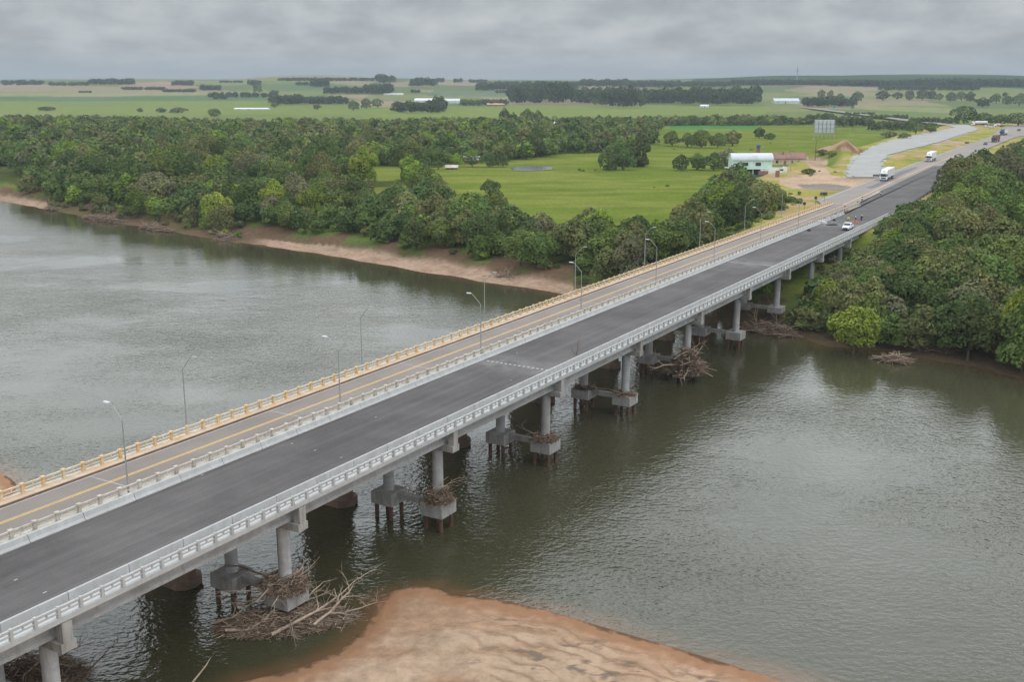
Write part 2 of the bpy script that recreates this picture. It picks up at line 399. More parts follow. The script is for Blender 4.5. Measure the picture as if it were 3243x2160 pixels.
def build_terrain():
    az = np.concatenate([np.radians(np.linspace(-180, -34, 50, endpoint=False)), np.radians(np.linspace(-34, 34, 560, endpoint=False)), np.radians(np.linspace(34, 180, 50))])
    rr = [0.5, 15, 30]
    r = 42.0
    while r < 16000: rr.append(r); r *= (1.006 if r < 420 else 1.0125) if r < 6500 else 1.05
    rr = np.array(rr)
    A, R = np.meshgrid(az, rr)
    X, Y = R*np.sin(A), R*np.cos(A)
    sh = X.shape
    z, d, near = terr(X.ravel(), Y.ravel())
    X, Y = X.ravel(), Y.ravel(); Rr = R.ravel()
    px, py = proj(X, Y, z)
    front = (Y > 10)
    # ---- land cover, metres based noise
    n1 = fbm(X/9, Y/9, 21); n2 = fbm(X/45, Y/45, 22); n3 = fbm(X/2.2, Y/2.2, 23)
    grass = np.array([.125,.165,.030]); col = np.tile(grass, (len(X), 1))
    col = mixv(col, (.165,.18,.045), sstep(.45, .7, n2)); col = mixv(col, (.09,.135,.025), sstep(.52, .75, n1)*.7)
    # far patchwork of fields
    far = sstep(900, 1200, Rr)
    ca = np.floor(px/170+.6*vn(py/9, px*0, 3)); cb = np.floor(np.log(np.maximum(Rr, 1))*7+ca*.37)
    h = _hash(ca.astype(np.int64), cb.astype(np.int64), 77)
    pal = np.array([(.145,.175,.065),(.115,.145,.065),(.18,.19,.085),(.23,.20,.125),(.15,.18,.07),(.105,.15,.075),(.17,.18,.08),(.25,.20,.145)])
    fc = pal[(h*7.99).astype(int)]*(0.93+.14*n2[:, None])
    col = mixv(col, (.145,.175,.055), far)
    col = mixv(col, fc, far*sstep(1100, 1900, Rr))
    def paint(poly, c, w=1.0):
        nonlocal col
        col = mixv(col, c, inpoly(px+2*(n1-.5), py+1.2*(n1-.5), poly)*front*w)
    # near field bands of the plain (display pixel outlines)
    paint([(-200,228),(700,228),(860,245),(860,262),(-200,262)], (.155,.195,.055), .8)
    paint([(-200,223),(640,219),(700,226),(600,231),(-200,232)], (.075,.135,.060), .8)
    paint([(-200,212),(560,211),(600,217),(-200,222)], (.24,.24,.12), .7)
    paint([(-200,190),(200,197),(520,207),(540,212),(-200,210)], (.30,.215,.165), .6)
    paint([(270,196),(380,186),(470,200),(330,208)], (.33,.21,.17), .7)
    paint([(640,224),(800,214),(850,226),(700,232)], (.07,.14,.065), .7)
    paint([(740,217),(855,216),(830,227)], (.36,.24,.17), .6)
    paint([(860,246),(1500,240),(1760,244),(1760,262),(860,270)], (.155,.195,.052), .85)
    paint([(1000,205),(1230,206),(1170,222),(980,220)], (.08,.14,.07), .7)
    paint([(1540,288),(1745,290),(1745,296),(1540,296)], (.05,.17,.05), .9)
    paint([(1940,240),(2200,250),(2230,262),(2000,252)], (.24,.24,.12), .6)
    # meadow
    ax, ay = SN(X, Y)
    st = fbm(X/60+Y/14, Y/11-X/40, 31)
    md = inpoly(px, py, [(740,372),(1300,340),(1600,320),(1760,290),(1960,290),(1900,345),(1700,380),(1640,430),(1560,560),(1000,480),(740,430)])*front
    col = mixv(col, mixv(np.tile([.112,.146,.024], (len(X), 1)), (.158,.176,.040), sstep(.4, .65, st)), md*.9)
    # ground under the woods and scrub
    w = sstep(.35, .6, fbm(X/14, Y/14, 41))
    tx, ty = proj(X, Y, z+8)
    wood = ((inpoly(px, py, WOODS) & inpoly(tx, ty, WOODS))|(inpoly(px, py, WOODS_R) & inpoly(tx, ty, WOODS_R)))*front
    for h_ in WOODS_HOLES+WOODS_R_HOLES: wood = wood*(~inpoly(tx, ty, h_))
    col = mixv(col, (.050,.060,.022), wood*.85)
    # banks
    bf = (~near)|(Y >= 260)
    earth = mixv(np.tile([.125,.082,.052], (len(X), 1)), (.105,.085,.045), sstep(.4, .7, n1))
    earth = mixv(earth, (.075,.055,.035), sstep(1500, 1700, px)*.85)
    col = mixv(col, earth, bf*(1-sstep(13, 19, d+5*(n1-.5))))
    col = mixv(col, (.095,.130,.035), bf*(1-sstep(18, 24, d))*sstep(8, 12, d)*sstep(.48, .56, n1)*.9)
    sandw = inpoly(px, py, [(575,535),(600,548),(700,560),(900,575),(1100,600),(1320,650),(1320,720),(1000,640),(700,600),(560,570)])|inpoly(px, py, [(-900,380),(0,420),(80,440),(105,462),(120,500),(100,500),(-900,470)])
    col = mixv(col, mixv(np.tile([.33,.235,.170], (len(X), 1)), (.26,.175,.125), sstep(.4, .7, n3)), bf*sandw*sstep(555, 640, px+30*(n1-.5)+1000*(px < 300))*(1-sstep(6, 9, d+7*(n2-.5)+3*(n1-.5))))
    # sand of the near shore
    ns = near & (Y < 260)
    s0 = np.tile([.300,.192,.125], (len(X), 1))
    s0 = mixv(s0, (.36,.255,.18), sstep(.42, .62, fbm(X/11, Y/5, 51)))
    zone = sstep(-7, 1, X+3*(n1-.5))*sstep(2.2, 5, d+2*n1)*(1-sstep(17, 25, d))
    col = np.where(ns[:, None], s0, col)
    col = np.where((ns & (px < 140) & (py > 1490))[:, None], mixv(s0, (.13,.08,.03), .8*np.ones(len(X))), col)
    # road surroundings
    ia = inpoly(X, Y, ROADAREA)*1.0
    dry = mixv(np.tile([.27,.235,.07], (len(X), 1)), (.36,.25,.15), sstep(.45, .65, n1)); dry = mixv(dry, (.18,.22,.04), sstep(.5, .7, fbm(X/6, Y/6, 61)))
    da = pdist(X, Y, ROADAREA, True)
    col = mixv(col, dry, np.clip(ia+(1-sstep(2, 8, da)), 0, 1)*(Y > 150))
    dm = np.hypot((X-MOUND[0])/20, (Y-MOUND[1])/34)
    col = mixv(col, (.36,.36,.35), inpoly(px+7*(n1-.5)+4*(n3-.5), py+4*(n1-.5), [(1943,408),(1944,388),(1960,362),(1983,344),(2030,326),(2086,312),(2148,302),(2185,295),(2250,297),(2212,310),(2160,326),(2088,344),(2045,357),(2031,372),(2028,398),(2016,408)])*front*.85*(dm > 1.0))
    mc = mixv(np.tile([.165,.100,.066], (len(X), 1)), (.36,.24,.16), sstep(.5, .62, n1))
    col = mixv(col, mc, (1-sstep(.6, .85, dm)))
    col = mixv(col, (.17,.18,.04), (1-sstep(.85, 1.15, dm))*sstep(.6, .85, dm)*(1-ia))
    dirt = mixv(np.tile([.40,.285,.205], (len(X), 1)), (.30,.215,.155), sstep(.45, .65, n1))
    for poly in ([(1792,411),(1870,396),(1857,375),(1839,366),(1850,362),(1905,363),(1898,384),(1910,402),(1948,408),(2012,405),(2030,412),(1960,436),(1830,434),(1790,424)],
                 [(2147,326),(2170,322),(2222,328),(2215,333),(2180,332),(2140,333)], [(2075,440),(2120,410),(2160,405),(2190,425),(2180,446),(2140,440)], [(2170,392),(2210,372),(2245,352),(2262,356),(2230,378),(2190,402)]):
        col = mixv(col, dirt, inpoly(px+5*(n1-.5), py+3*(n2-.5), poly)*front*.95)
    col = mixv(col, (.17,.155,.15), inpoly(px, py+2*(n1-.5), [(1830,424),(1900,421),(1965,431),(1930,438),(1850,434)])*front*.8)
    # dark wooded ridges on the horizon
    rid = inpoly(px, py, [(1590,170),(1700,172),(2400,172),(2400,207),(2100,206),(1900,194),(1700,197),(1590,192)])*(Rr > 2600)*front
    col = mixv(col, (.035,.060,.030), rid*.9)
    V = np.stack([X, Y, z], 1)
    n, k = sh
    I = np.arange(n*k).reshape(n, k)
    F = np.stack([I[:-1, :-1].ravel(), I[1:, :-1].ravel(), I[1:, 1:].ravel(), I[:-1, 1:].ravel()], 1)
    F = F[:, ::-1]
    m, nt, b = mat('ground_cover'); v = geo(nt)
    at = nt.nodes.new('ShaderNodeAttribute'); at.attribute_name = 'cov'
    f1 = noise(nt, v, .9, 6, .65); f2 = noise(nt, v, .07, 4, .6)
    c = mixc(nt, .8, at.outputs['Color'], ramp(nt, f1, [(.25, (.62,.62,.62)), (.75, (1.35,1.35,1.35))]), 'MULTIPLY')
    c = mixc(nt, .6, c, ramp(nt, f2, [(.3, (.75,.78,.75)), (.7, (1.22,1.2,1.22))]), 'MULTIPLY')
    # sand patterns of the near shore, by distance from the waterline
    sh2 = nt.nodes.new('ShaderNodeAttribute'); sh2.attribute_name = 'shore'
    sc_ = nt.nodes.new('ShaderNodeSeparateColor'); nt.links.new(sh2.outputs['Color'], sc_.inputs[0])
    def mm(op, p, q=None, cl=False):
        n_ = nt.nodes.new('ShaderNodeMath'); n_.operation = op; n_.use_clamp = cl
        for i_, t_ in enumerate((p, q)):
            if t_ is None: continue
            if isinstance(t_, (int, float)): n_.inputs[i_].default_value = t_
            else: nt.links.new(t_, n_.inputs[i_])
        return n_.outputs[0]
    dd = mm('MULTIPLY', sc_.outputs[0], 40.0); zn_ = sc_.outputs[1]; nr_ = sc_.outputs[2]
    w1 = noise(nt, v, .16, 3, .5); w2 = noise(nt, v, .9, 4, .6)
    ph = mm('ADD', mm('MULTIPLY', dd, .56), mm('MULTIPLY', w1, 3.8)); ph = mm('ADD', ph, mm('MULTIPLY', w2, .35))
    saw = mm('ABSOLUTE', mm('SUBTRACT', mm('FRACT', ph), .5))
    def rng_(x_, a_, b_, lo=0.0, hi=1.0):
        r_ = nt.nodes.new('ShaderNodeMapRange'); r_.inputs[1].default_value = a_; r_.inputs[2].default_value = b_; r_.inputs[3].default_value = lo; r_.inputs[4].default_value = hi
        nt.links.new(x_, r_.inputs[0]); return r_.outputs[0]
    w3 = noise(nt, v, .22, 3, .6, (1, 1, 1)); brk = rng_(w3, .32, .50)
    c = mixc(nt, mm('MULTIPLY', rng_(saw, .28, .48), mm('MULTIPLY', mm('MULTIPLY', zn_, brk), .72)), c, (.185,.120,.078))
    c = mixc(nt, mm('MULTIPLY', rng_(saw, .20, .04), mm('MULTIPLY', zn_, .40)), c, (.38,.275,.19))
    pt = noise(nt, v, .33, 4, .6, (1, 1.7, 1))
    c = mixc(nt, mm('MULTIPLY', rng_(pt, .57, .64), mm('MULTIPLY', zn_, .8)), c, (.125,.098,.078))
    gr = noise(nt, v, 5.0, 3, .7); c = mixc(nt, mm('MULTIPLY', rng_(gr, .60, .70), mm('MULTIPLY', nr_, .45)), c, (.17,.11,.07))
    dw = mm('ADD', dd, mm('MULTIPLY', mm('SUBTRACT', w2, .5), 2.2)); dw = mm('ADD', dw, mm('MULTIPLY', mm('SUBTRACT', w1, .5), 3.0))
    c = mixc(nt, mm('MULTIPLY', rng_(dw, 3.4, 1.6), mm('MULTIPLY', nr_, .8)), c, (.245,.130,.072))
    c = mixc(nt, mm('MULTIPLY', rng_(dw, .75, .25), mm('MULTIPLY', nr_, .9)), c, (.10,.058,.036))
    nt.links.new(c, b.inputs['Base Color']); b.inputs['Roughness'].default_value = 1.0; b.inputs['Specular IOR Level'].default_value = 0.0
    bump(nt, b, f1, .6, .25)
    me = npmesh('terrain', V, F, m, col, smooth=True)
    a2 = me.color_attributes.new('shore', 'FLOAT_COLOR', 'POINT')
    a2.data.foreach_set('color', np.stack([np.clip(d/40, 0, 1), zone*ns, ns*1.0, np.ones(len(X))], 1).astype(np.float32).ravel())
    o = bpy.data.objects.new('terrain', me); C.objects.link(o); o['kind'] = 'structure'

WOODS = [(-600,250),(-200,262),(250,264),(480,270),(760,269),(900,272),(1000,268),(1180,267),(1260,266),(1480,266),(1760,262),(1905,268),(1905,286),
    (1740,288),(1530,288),(1505,300),(1500,330),(1460,338),(1400,346),(1370,350),(1300,352),(1260,358),(1190,366),(1120,370),(1060,374),(980,380),(760,384),
    (765,396),(830,413),(900,416),(965,401),(1015,412),(1045,432),(1100,430),(1150,440),(1155,462),(1212,470),(1300,477),(1400,487),(1480,490),
    (1555,494),(1585,466),(1605,436),(1645,402),(1700,372),(1722,386),(1742,402),(1780,412),(1835,428),(1852,470),(1830,492),(1700,560),(1290,760),(-600,760)]
WOODS_HOLES = [[(-60,384),(30,380),(52,400),(66,450),(-60,450)], [(470,288),(560,290),(640,290),(640,300),(560,299),(470,297)], [(1260,281),(1290,281),(1292,292),(1258,292)],
    [(738,384),(980,382),(1060,376),(1120,372),(1190,368),(1260,360),(1300,354),(1400,348),(1500,335),(1700,325),(1760,292),(1960,292),(1900,350),(1700,368),(1640,400),(1600,434),(1580,462),(1555,490),(1480,486),(1400,482),(1300,472),(1212,465),(1155,457),(1150,436),(1100,424),(1045,426),(1010,406),(965,397),(900,411),(830,407),(765,390)]]
WOODS_R = [(2180,372),(2200,358),(2240,352),(2300,338),(2330,318),(2440,300),(2800,330),(2800,1200),(1700,1200),(1700,640),(1850,590),(1905,578),(1960,545),(2010,505),(2030,488),(2092,462),
    (2120,452),(2195,440),(2178,410),(2172,385)]
WOODS_R_HOLES = [[(2326,450),(2420,430),(2460,560),(2370,560),(2340,520),(2322,500)]]

# ================================================================== WATER
def build_water():
    # one level sheet under which the banks dip; colour shallower by the shores
    xs = np.concatenate([np.linspace(-900, -200, 60, endpoint=False), np.linspace(-200, 220, 240, endpoint=False), np.linspace(220, 900, 60)])
    ys = np.concatenate([np.linspace(-260, 40, 30, endpoint=False), np.linspace(40, 320, 170, endpoint=False), np.linspace(320, 760, 60)])
    X, Y = np.meshgrid(xs, ys); n, k = X.shape; X = X.ravel(); Y = Y.ravel()
    dn = pdist(X, Y, NEAR_BANK); df = pdist(X, Y, FAR_BANK); ins = inpoly(X, Y, RIVER)
    sh = (1-sstep(-.5, 2.6, dn+2.4*(fbm(X/6, Y/6, 5)-.5)))*.75
    sh = np.maximum(sh, (1-sstep(0, 5, df))*.35)
    # calm, wind-sheltered stretches
    calm = np.clip(1-sstep(10, 70, df+30*(fbm(X/40, Y/40, 8)-.5)), 0, 1)
    A = np.stack([sh, calm, np.zeros_like(sh)], 1)
    I = np.arange(n*k).reshape(n, k)
    F = np.stack([I[:-1, :-1].ravel(), I[:-1, 1:].ravel(), I[1:, 1:].ravel(), I[1:, :-1].ravel()], 1)
    dmin = np.minimum(dn, df); keep = (ins | (dmin < 25))
    F = F[keep[F].all(1)]
    used = np.unique(F); mp = np.full(n*k, -1); mp[used] = np.arange(len(used)); F = mp[F]
    V = np.stack([X, Y, np.zeros_like(X)], 1)[used]; A = A[used]
    m, nt, b = mat('river_water'); v = geo(nt)
    at = nt.nodes.new('ShaderNodeAttribute'); at.attribute_name = 'cov'
    sp = nt.nodes.new('ShaderNodeSeparateColor'); nt.links.new(at.outputs['Color'], sp.inputs[0])
    f0 = noise(nt, v, .02, 3, .5)
    c = mixc(nt, sp.outputs[0], ramp(nt, f0, [(.35, (.042,.040,.020)), (.65, (.052,.050,.028))]), (.150,.078,.036))
    nt.links.new(c, b.inputs['Base Color'])
    b.inputs['IOR'].default_value = 1.333; b.inputs['Roughness'].default_value = .06; b.inputs['Specular IOR Level'].default_value = .95
    r1 = noise(nt, v, 1.25, 2, .5, (1, 1.25, 1)); r2 = noise(nt, v, .5, 1, .5, (1.0, 1.2, 1)); r3 = noise(nt, v, 3.0, 2, .6)
    big = noise(nt, v, .026, 4, .6, (.8, 1.1, 1))
    amp = ramp(nt, big, [(.38, (.22,.22,.22)), (.62, (1,1,1))])
    cm = nt.nodes.new('ShaderNodeMapRange'); cm.inputs[3].default_value = 1.0; cm.inputs[4].default_value = .16; nt.links.new(sp.outputs[1], cm.inputs[0])
    am = nt.nodes.new('ShaderNodeMath'); am.operation = 'MULTIPLY'; nt.links.new(amp, am.inputs[0]); nt.links.new(cm.outputs[0], am.inputs[1])
    def mul(a, k):
        q = nt.nodes.new('ShaderNodeMath'); q.operation = 'MULTIPLY'; nt.links.new(a, q.inputs[0])
        if isinstance(k, float): q.inputs[1].default_value = k
        else: nt.links.new(k, q.inputs[1])
        return q.outputs[0]
    def add(a, c_):
        q = nt.nodes.new('ShaderNodeMath'); q.operation = 'ADD'; nt.links.new(a, q.inputs[0]); nt.links.new(c_, q.inputs[1]); return q.outputs[0]
    h = mul(add(add(mul(r1, .75), mul(r2, .35)), mul(r3, .2)), am.outputs[0])
    bump(nt, b, h, 1.0, WAVE)
    me = npmesh('river', V, F, m, A, smooth=True)
    o = bpy.data.objects.new('river', me); C.objects.link(o); o['kind'] = 'structure'
WAVE = .27

# ================================================================== SKY, SUN, HAZE, CAMERA
def build_light():
    w = bpy.data.worlds.new('World'); bpy.context.scene.world = w; w.use_nodes = True
    nt = w.node_tree; nt.nodes.clear()
    out = nt.nodes.new('ShaderNodeOutputWorld'); bg = nt.nodes.new('ShaderNodeBackground'); bg.inputs[1].default_value = .1
    nt.links.new(bg.outputs[0], out.inputs[0])
    sky = nt.nodes.new('ShaderNodeTexSky'); sky.sky_type = 'NISHITA'; sky.sun_disc = False
    sky.sun_elevation = math.radians(52); sky.sun_rotation = math.radians(125); sky.dust_density = 2
    tc = nt.nodes.new('ShaderNodeTexCoord'); g = tc.outputs['Generated']
    sp = nt.nodes.new('ShaderNodeSeparateXYZ'); nt.links.new(g, sp.inputs[0])
    def M2(op, a, c=None):
        q = nt.nodes.new('ShaderNodeMath'); q.operation = op
        for i, t in enumerate((a, c)):
            if t is None: continue
            if isinstance(t, (int, float)): q.inputs[i].default_value = t
            else: nt.links.new(t, q.inputs[i])
        return q.outputs[0]
    zc = M2('MAXIMUM', sp.outputs[2], 0.0)
    az = M2('ARCTAN2', sp.outputs[0], sp.outputs[1])
    cx = M2('MULTIPLY', az, 17.0); cy = M2('MULTIPLY', M2('LOGARITHM', M2('ADD', zc, .022), 2.718), 3.0)
    cb = nt.nodes.new('ShaderNodeCombineXYZ'); nt.links.new(cx, cb.inputs[0]); nt.links.new(cy, cb.inputs[1])
    f = noise(nt, cb.outputs[0], 1.05, 6, .50); f2 = noise(nt, cb.outputs[0], .45, 2, .5)
    ff = M2('ADD', M2('MULTIPLY', f, .6), M2('MULTIPLY', f2, .4))
    cloud = ramp(nt, ff, [(.34, (.38,.41,.435)), (.44, (.435,.465,.49)), (.53, (.52,.55,.57)), (.63, (.60,.625,.64))])
    # overcast sky: zenith brighter than the horizon
    zg = nt.nodes.new('ShaderNodeMapRange'); zg.inputs[1].default_value = .075; zg.inputs[2].default_value = .27; zg.inputs[3].default_value = 12.2; zg.inputs[4].default_value = 43.0
    nt.links.new(zc, zg.inputs[0])
    hz = nt.nodes.new('ShaderNodeMapRange'); hz.inputs[1].default_value = .0; hz.inputs[2].default_value = .035; hz.inputs[3].default_value = .8; hz.inputs[4].default_value = 0; nt.links.new(zc, hz.inputs[0])
    cl = mixc(nt, hz.outputs[0], cloud, (.50,.54,.565))
    vm = nt.nodes.new('ShaderNodeVectorMath'); vm.operation = 'SCALE'; nt.links.new(cl, vm.inputs[0]); nt.links.new(zg.outputs[0], vm.inputs['Scale'])
    mx = mixc(nt, .94, sky.outputs[0], vm.outputs[0])
    nt.links.new(mx, bg.inputs[0])
    s = bpy.data.lights.new('sun', 'SUN'); s.energy = .8; s.angle = math.radians(14); s.color = (1, .965, .92)
    so = bpy.data.objects.new('sun', s); C.objects.link(so)
    el, azm = math.radians(52), math.radians(125)      # azimuth measured from +Y towards +X
    d = Vector((math.sin(azm)*math.cos(el), math.cos(azm)*math.cos(el), math.sin(el)))
    so.rotation_euler = d.to_track_quat('Z', 'Y').to_euler(); so.location = (60, -40, 120)
    cam = bpy.data.cameras.new('camera'); cam.sensor_width = 36; cam.lens = FOC*36/PW; cam.clip_start = .5; cam.clip_end = 40000
    co = bpy.data.objects.new('camera', cam); C.objects.link(co); co.location = (0, 0, CAMZ); co.rotation_euler = (PI/2-PITCH, 0, 0)
    bpy.context.scene.camera = co
    # haze
    hm = bpy.data.materials.new('haze_air'); hm.use_nodes = True; n2 = hm.node_tree; n2.nodes.clear()
    o2 = n2.nodes.new('ShaderNodeOutputMaterial'); pv = n2.nodes.new('ShaderNodeVolumePrincipled')
    pv.inputs['Density'].default_value = HAZE; pv.inputs['Color'].default_value = (.46,.53,.60,1); pv.inputs['Anisotropy'].default_value = .1
    n2.links.new(pv.outputs[0], o2.inputs['Volume'])
    hb = MB().box(-8200, 8200, -900, 8600, -6.0, 128)
    ho = hb.build('haze', hm); ho['kind'] = 'stuff'
    sc = bpy.context.scene
    sc.view_settings.view_transform = 'Standard'; sc.view_settings.look = 'None'; sc.view_settings.gamma = 1; sc.view_settings.exposure = EXPO
    sc.cycles.max_bounces = 5; sc.cycles.diffuse_bounces = 2; sc.cycles.glossy_bounces = 2; sc.cycles.transmission_bounces = 2
    sc.cycles.transparent_max_bounces = 4; sc.cycles.volume_bounces = 0; sc.cycles.use_adaptive_sampling = True; sc.cycles.adaptive_threshold = .02
    sc.cycles.sample_clamp_indirect = 4; sc.cycles.caustics_reflective = False; sc.cycles.caustics_refractive = False
HAZE = 1.35e-4
EXPO = -.30
build_light(); build_terrain(); build_water()
# ================================================================== BRIDGES  (local x = along, y = across, z above the water)
def bridges():
    Z = DECK
    root = empty('concrete_bridge', (0,0,0), BANG)
    tag(root, 'newer wide grey concrete bridge with dark unmarked asphalt, nearest the camera', 'bridge')
    S0, S1 = -25.0, 303.0
    # slab with kerb upstand
    MB().prism([(60.95,Z-.20),(60.95,Z+.2),(61.2,Z+.2),(61.2,Z+.02),(62.3,Z+.02),(62.3,Z-.01),(74.7,Z-.01),(74.7,Z-.25),(62.6,Z-.45),(62.2,Z-.32)], S0, S1).build('deck_slab', M['conc_new'], root)
    MB().box(S0, S1, 61.22, 62.28, Z+.024, Z+.05).build('walkway', M['conc_walk'], root)
    MB().box(S0, S1, 62.95, 73.98, Z-.006, Z+.02).build('asphalt_surface', M['asph_new'], root)
    g0 = None
    for k in range(5):
        y = 62.2+k*2.75
        g = MB().prism([(y,Z-1.82),(y,Z-1.52),(y+.17,Z-1.36),(y+.17,Z-.5),(y-.05,Z-.34),(y+.75,Z-.34),(y+.53,Z-.5),(y+.53,Z-1.36),(y+.7,Z-1.52),(y+.7,Z-1.82)], S0, S1)
        g.build('girder', M['conc_column'], root)
    # solid crash barriers, cast in lengths with dark joints
    def barrier(prof):
        m = MB(); x = S0; k = 0
        while x < S1:
            L = 5.25; m.prism(prof, x+.025, min(x+L-.025, S1)); x += L
        return m
    barrier([(62.3,Z+.0),(62.32,Z+1.02),(62.52,Z+1.02),(62.68,Z+.35),(62.92,Z+.14),(62.92,Z+.0)]).build('crash_barrier', M['conc_new'], root)
    barrier([(74.0,Z),(74.0,Z+.08),(74.17,Z+.27),(74.30,Z+.66),(74.55,Z+.66),(74.68,Z+.0)]).build('crash_barrier', M['conc_new'], root)
    # outer railing
    rl = MB()
    rl.box(S0, S1, 60.96, 61.16, Z+.88, Z+1.0); rl.box(S0, S1, 61.0, 61.12, Z+.50, Z+.60)
    SPC = 1.80; PH0 = 47.67*36/34
    n = int((S1-24)/SPC); ss = [PH0+(k-14)*SPC for k in range(n)]
    ss = [s for s in ss if 24 < s < S1-.3]
    for s in ss: rl.box(s+.84, s+.96, 61.01, 61.11, Z+.58, Z+.90)
    rail = rl.build('railing', M['conc_new'], root)
    def post(m, s):
        return m.box(s-.12, s+.12, 60.93, 61.19, Z+.2, Z+1.05)
    pm = post(MB(), 0).build('post', M['conc_new'], rail); pm.location = (ss[0], 0, 0)
    for s in ss[1:100]:
        c = pm.copy(); C.objects.link(c); c.parent = rail; c.location = (s, 0, 0)
    m = MB()
    for s in ss[100:]: post(m, s)
    m.build('post', M['conc_new'], rail)['kind'] = 'stuff'
    # deck joints
    m = MB()
    for s0 in (208.8,):
        m.box(s0-.16, s0+.16, 63.0, 73.95, Z+.022, Z+.026)
    m.build('expansion_joint', M['dust_line'], root)
    m = MB()
    for k in range(15):
        m.box(115.9-.17, 115.9+.17, 63.5+k*.68, 63.82+k*.68, Z+.028, Z+.036)
    m.build('joint_clamp_row', M['conc_new'], root)
    m_ = [(50,1838),(142,1878),(925,1406),(998,1427),(1081,1450),(1618,1205),(1637,1118),(640,1505),(1190,1322)]
    for px_, py_ in m_:
        X_, Y_ = P(px_, py_, Z); s_, n_ = SN(X_, Y_)
        MB().box(s_-.15, s_+.15, n_-.04, n_+.04, Z+.022, Z+.03).build('paint_mark', M['white_line'], root)
    for n_ in (66.65, 70.3):
        MB().box(S0, S1, n_-.025, n_+.025, Z+.021, Z+.0225).build('paving_seam', M['dark_metal'], root)
    # piers
    PIERS = [18.0, 42.0, 66.0, 90.1, 114.1, 138.0, 161.8, 185.6, 209.6, 233.8, 257.8, 281.5]
    def pier(land=False, high=False):
        cb = MB(); z0 = Z-2.55
        cb.box(-.62, .62, 61.0, 72.6, z0, Z-1.83)
        cb.box(-.42, .42, 61.0, 61.75, Z-1.83, Z-.30)
        cb.box(-.42, .42, 71.9, 72.6, Z-1.83, Z-.46)
        p = cb.build('pier', M['conc_pier'], root, bevel=.03)
        capz1 = 3.15 if not land else 3.5; capz0 = 1.7 if not land else 2.3
        for y in (63.45, 70.2):
            zb = capz1 if not high else 2.0
            MB().tube([(0,y,zb-.05),(0,y,z0+.02)], .60, 24).build('column', M['conc_column'], p, smooth=False)
            if not high:
                MB().box(-1.43, 1.43, y-1.43, y+1.43, capz0, capz1).build('pile_cap', M['conc_pier'], p, bevel=.04)
                if not land:
                    for dx in (-.98, .98):
                        for dy in (-.98, .98):
                            MB().tube([(dx,y+dy,-2.6),(dx,y+dy,capz0+.02)], .24, 12).build('pile', M['rust'], p)
        if not high: MB().box(-.3, .3, 64.9, 68.75, capz1-.75, capz1-.06).build('tie_beam', M['conc_pier'], p)
        return p
    src = {}
    for s in PIERS:
        kind = ('wet' if 30 < s < 200 else 'land' if s < 220 and s > 200 else 'high')
        if kind not in src:
            p = pier(kind == 'land', kind == 'high'); p.location = (s, 0, 0); src[kind] = (p, [o for o in p.children])
        else:
            p0, ch = src[kind]; p = p0.copy(); C.objects.link(p); p.parent = root; p.location = (s, 0, 0)
            for c in ch:
                d = c.copy(); C.objects.link(d); d.parent = p
    MB().box(299.5, 304, 60.9, 74.7, 6, Z-.26).build('abutment', M['conc_pier'], root)

    # ---------------------------------------------- older bridge
    old = empty('concrete_bridge', (0,0,0), BANG)
    tag(old, 'older narrower bridge with yellow painted kerb, double yellow centre line and weathered post railings', 'bridge')
    T1 = 326.0
    MB().prism([(75.12,Z-.02),(76.1,Z-.02),(82.7,Z-.02),(84.75,Z-.02),(84.75,Z-.3),(83.2,Z-.55),(76.4,Z-.55),(75.12,Z-.3)], S0, T1).build('deck_slab', M['conc_old'], old)
    MB().box(S0, T1, 75.12, 76.1, Z-.018, Z+.20).build('kerb', M['conc_old'], old)
    MB().box(S0, T1, 82.7, 83.86, Z-.018, Z+.24).build('kerb', M['kerb_pale'], old)
    MB().box(S0, T1, 82.655, 82.698, Z+.021, Z+.19).build('kerb_face', M['conc_brown'], old)
    MB().box(S0, T1, 76.1, 82.65, Z-.016, Z+.02).build('asphalt_surface', M['asph_old'], old)
    for dy in (-.17, .07):
        MB().box(S0, T1, 79.65+dy, 79.75+dy+.02, Z+.023, Z+.027).build('yellow_line', M['yellow_line'], old)
    MB().box(S0, T1, 82.38, 82.50, Z+.023, Z+.027).build('edge_line', M['white_line'], old)
    MB().box(S0, T1, 76.28, 76.38, Z+.023, Z+.027).build('edge_line', M['white_line'], old)
    m = MB()
    for s0 in (60.8, 84.8, 108.9, 133, 157, 181, 205, 229):
        m.box(s0-.10, s0+.10, 76.2, 82.6, Z+.021, Z+.0225)
    m.build('expansion_joint', M['dust_line'], old)
    for k in range(3):
        y = 76.6+k*3.0
        MB().box(S0, T1, y, y+.5, Z-1.9, Z-.5).build('girder', M['conc_old'], old)
    def railing(y, side, mt, mp, base):
        r = MB(); r.box(S0, T1, y-.07, y+.07, Z+base+.72, Z+base+.83); r.box(S0, T1, y-.05, y+.05, Z+base+.36, Z+base+.45); r.box(S0, T1, y-.10, y+.10, Z+base, Z+base+.06)
        ps = [51.18*36/34-2.13*12+2.13*k+(0.4 if side else 0) for k in range(200)]; ps = [s for s in ps if 32 < s < T1-.3]
        for s in ps: r.box(s+1.02, s+1.12, y-.045, y+.045, Z+base+.44, Z+base+.73)
        ra = r.build('railing', mt, old)
        def one(m, s):
            m.prism([(-.16,Z+base),(.16,Z+base),(.12,Z+base+.80),(-.12,Z+base+.80)], s-.15, s+.15)
            m.v[-8:] = [(a, b+y, c) for a, b, c in m.v[-8:]]
            m.box(s-.20, s+.20, y-.19, y+.19, Z+base+.78, Z+base+.92)
            return m
        q = one(MB(), 0).build('post', mp, ra); q.location = (ps[0], 0, 0)
        for s in ps[1:100]:
            c = q.copy(); C.objects.link(c); c.parent = ra; c.location = (s, 0, 0)
        mm = MB()
        for s in ps[100:]: one(mm, s)
        mm.build('post', mp, ra)['kind'] = 'stuff'
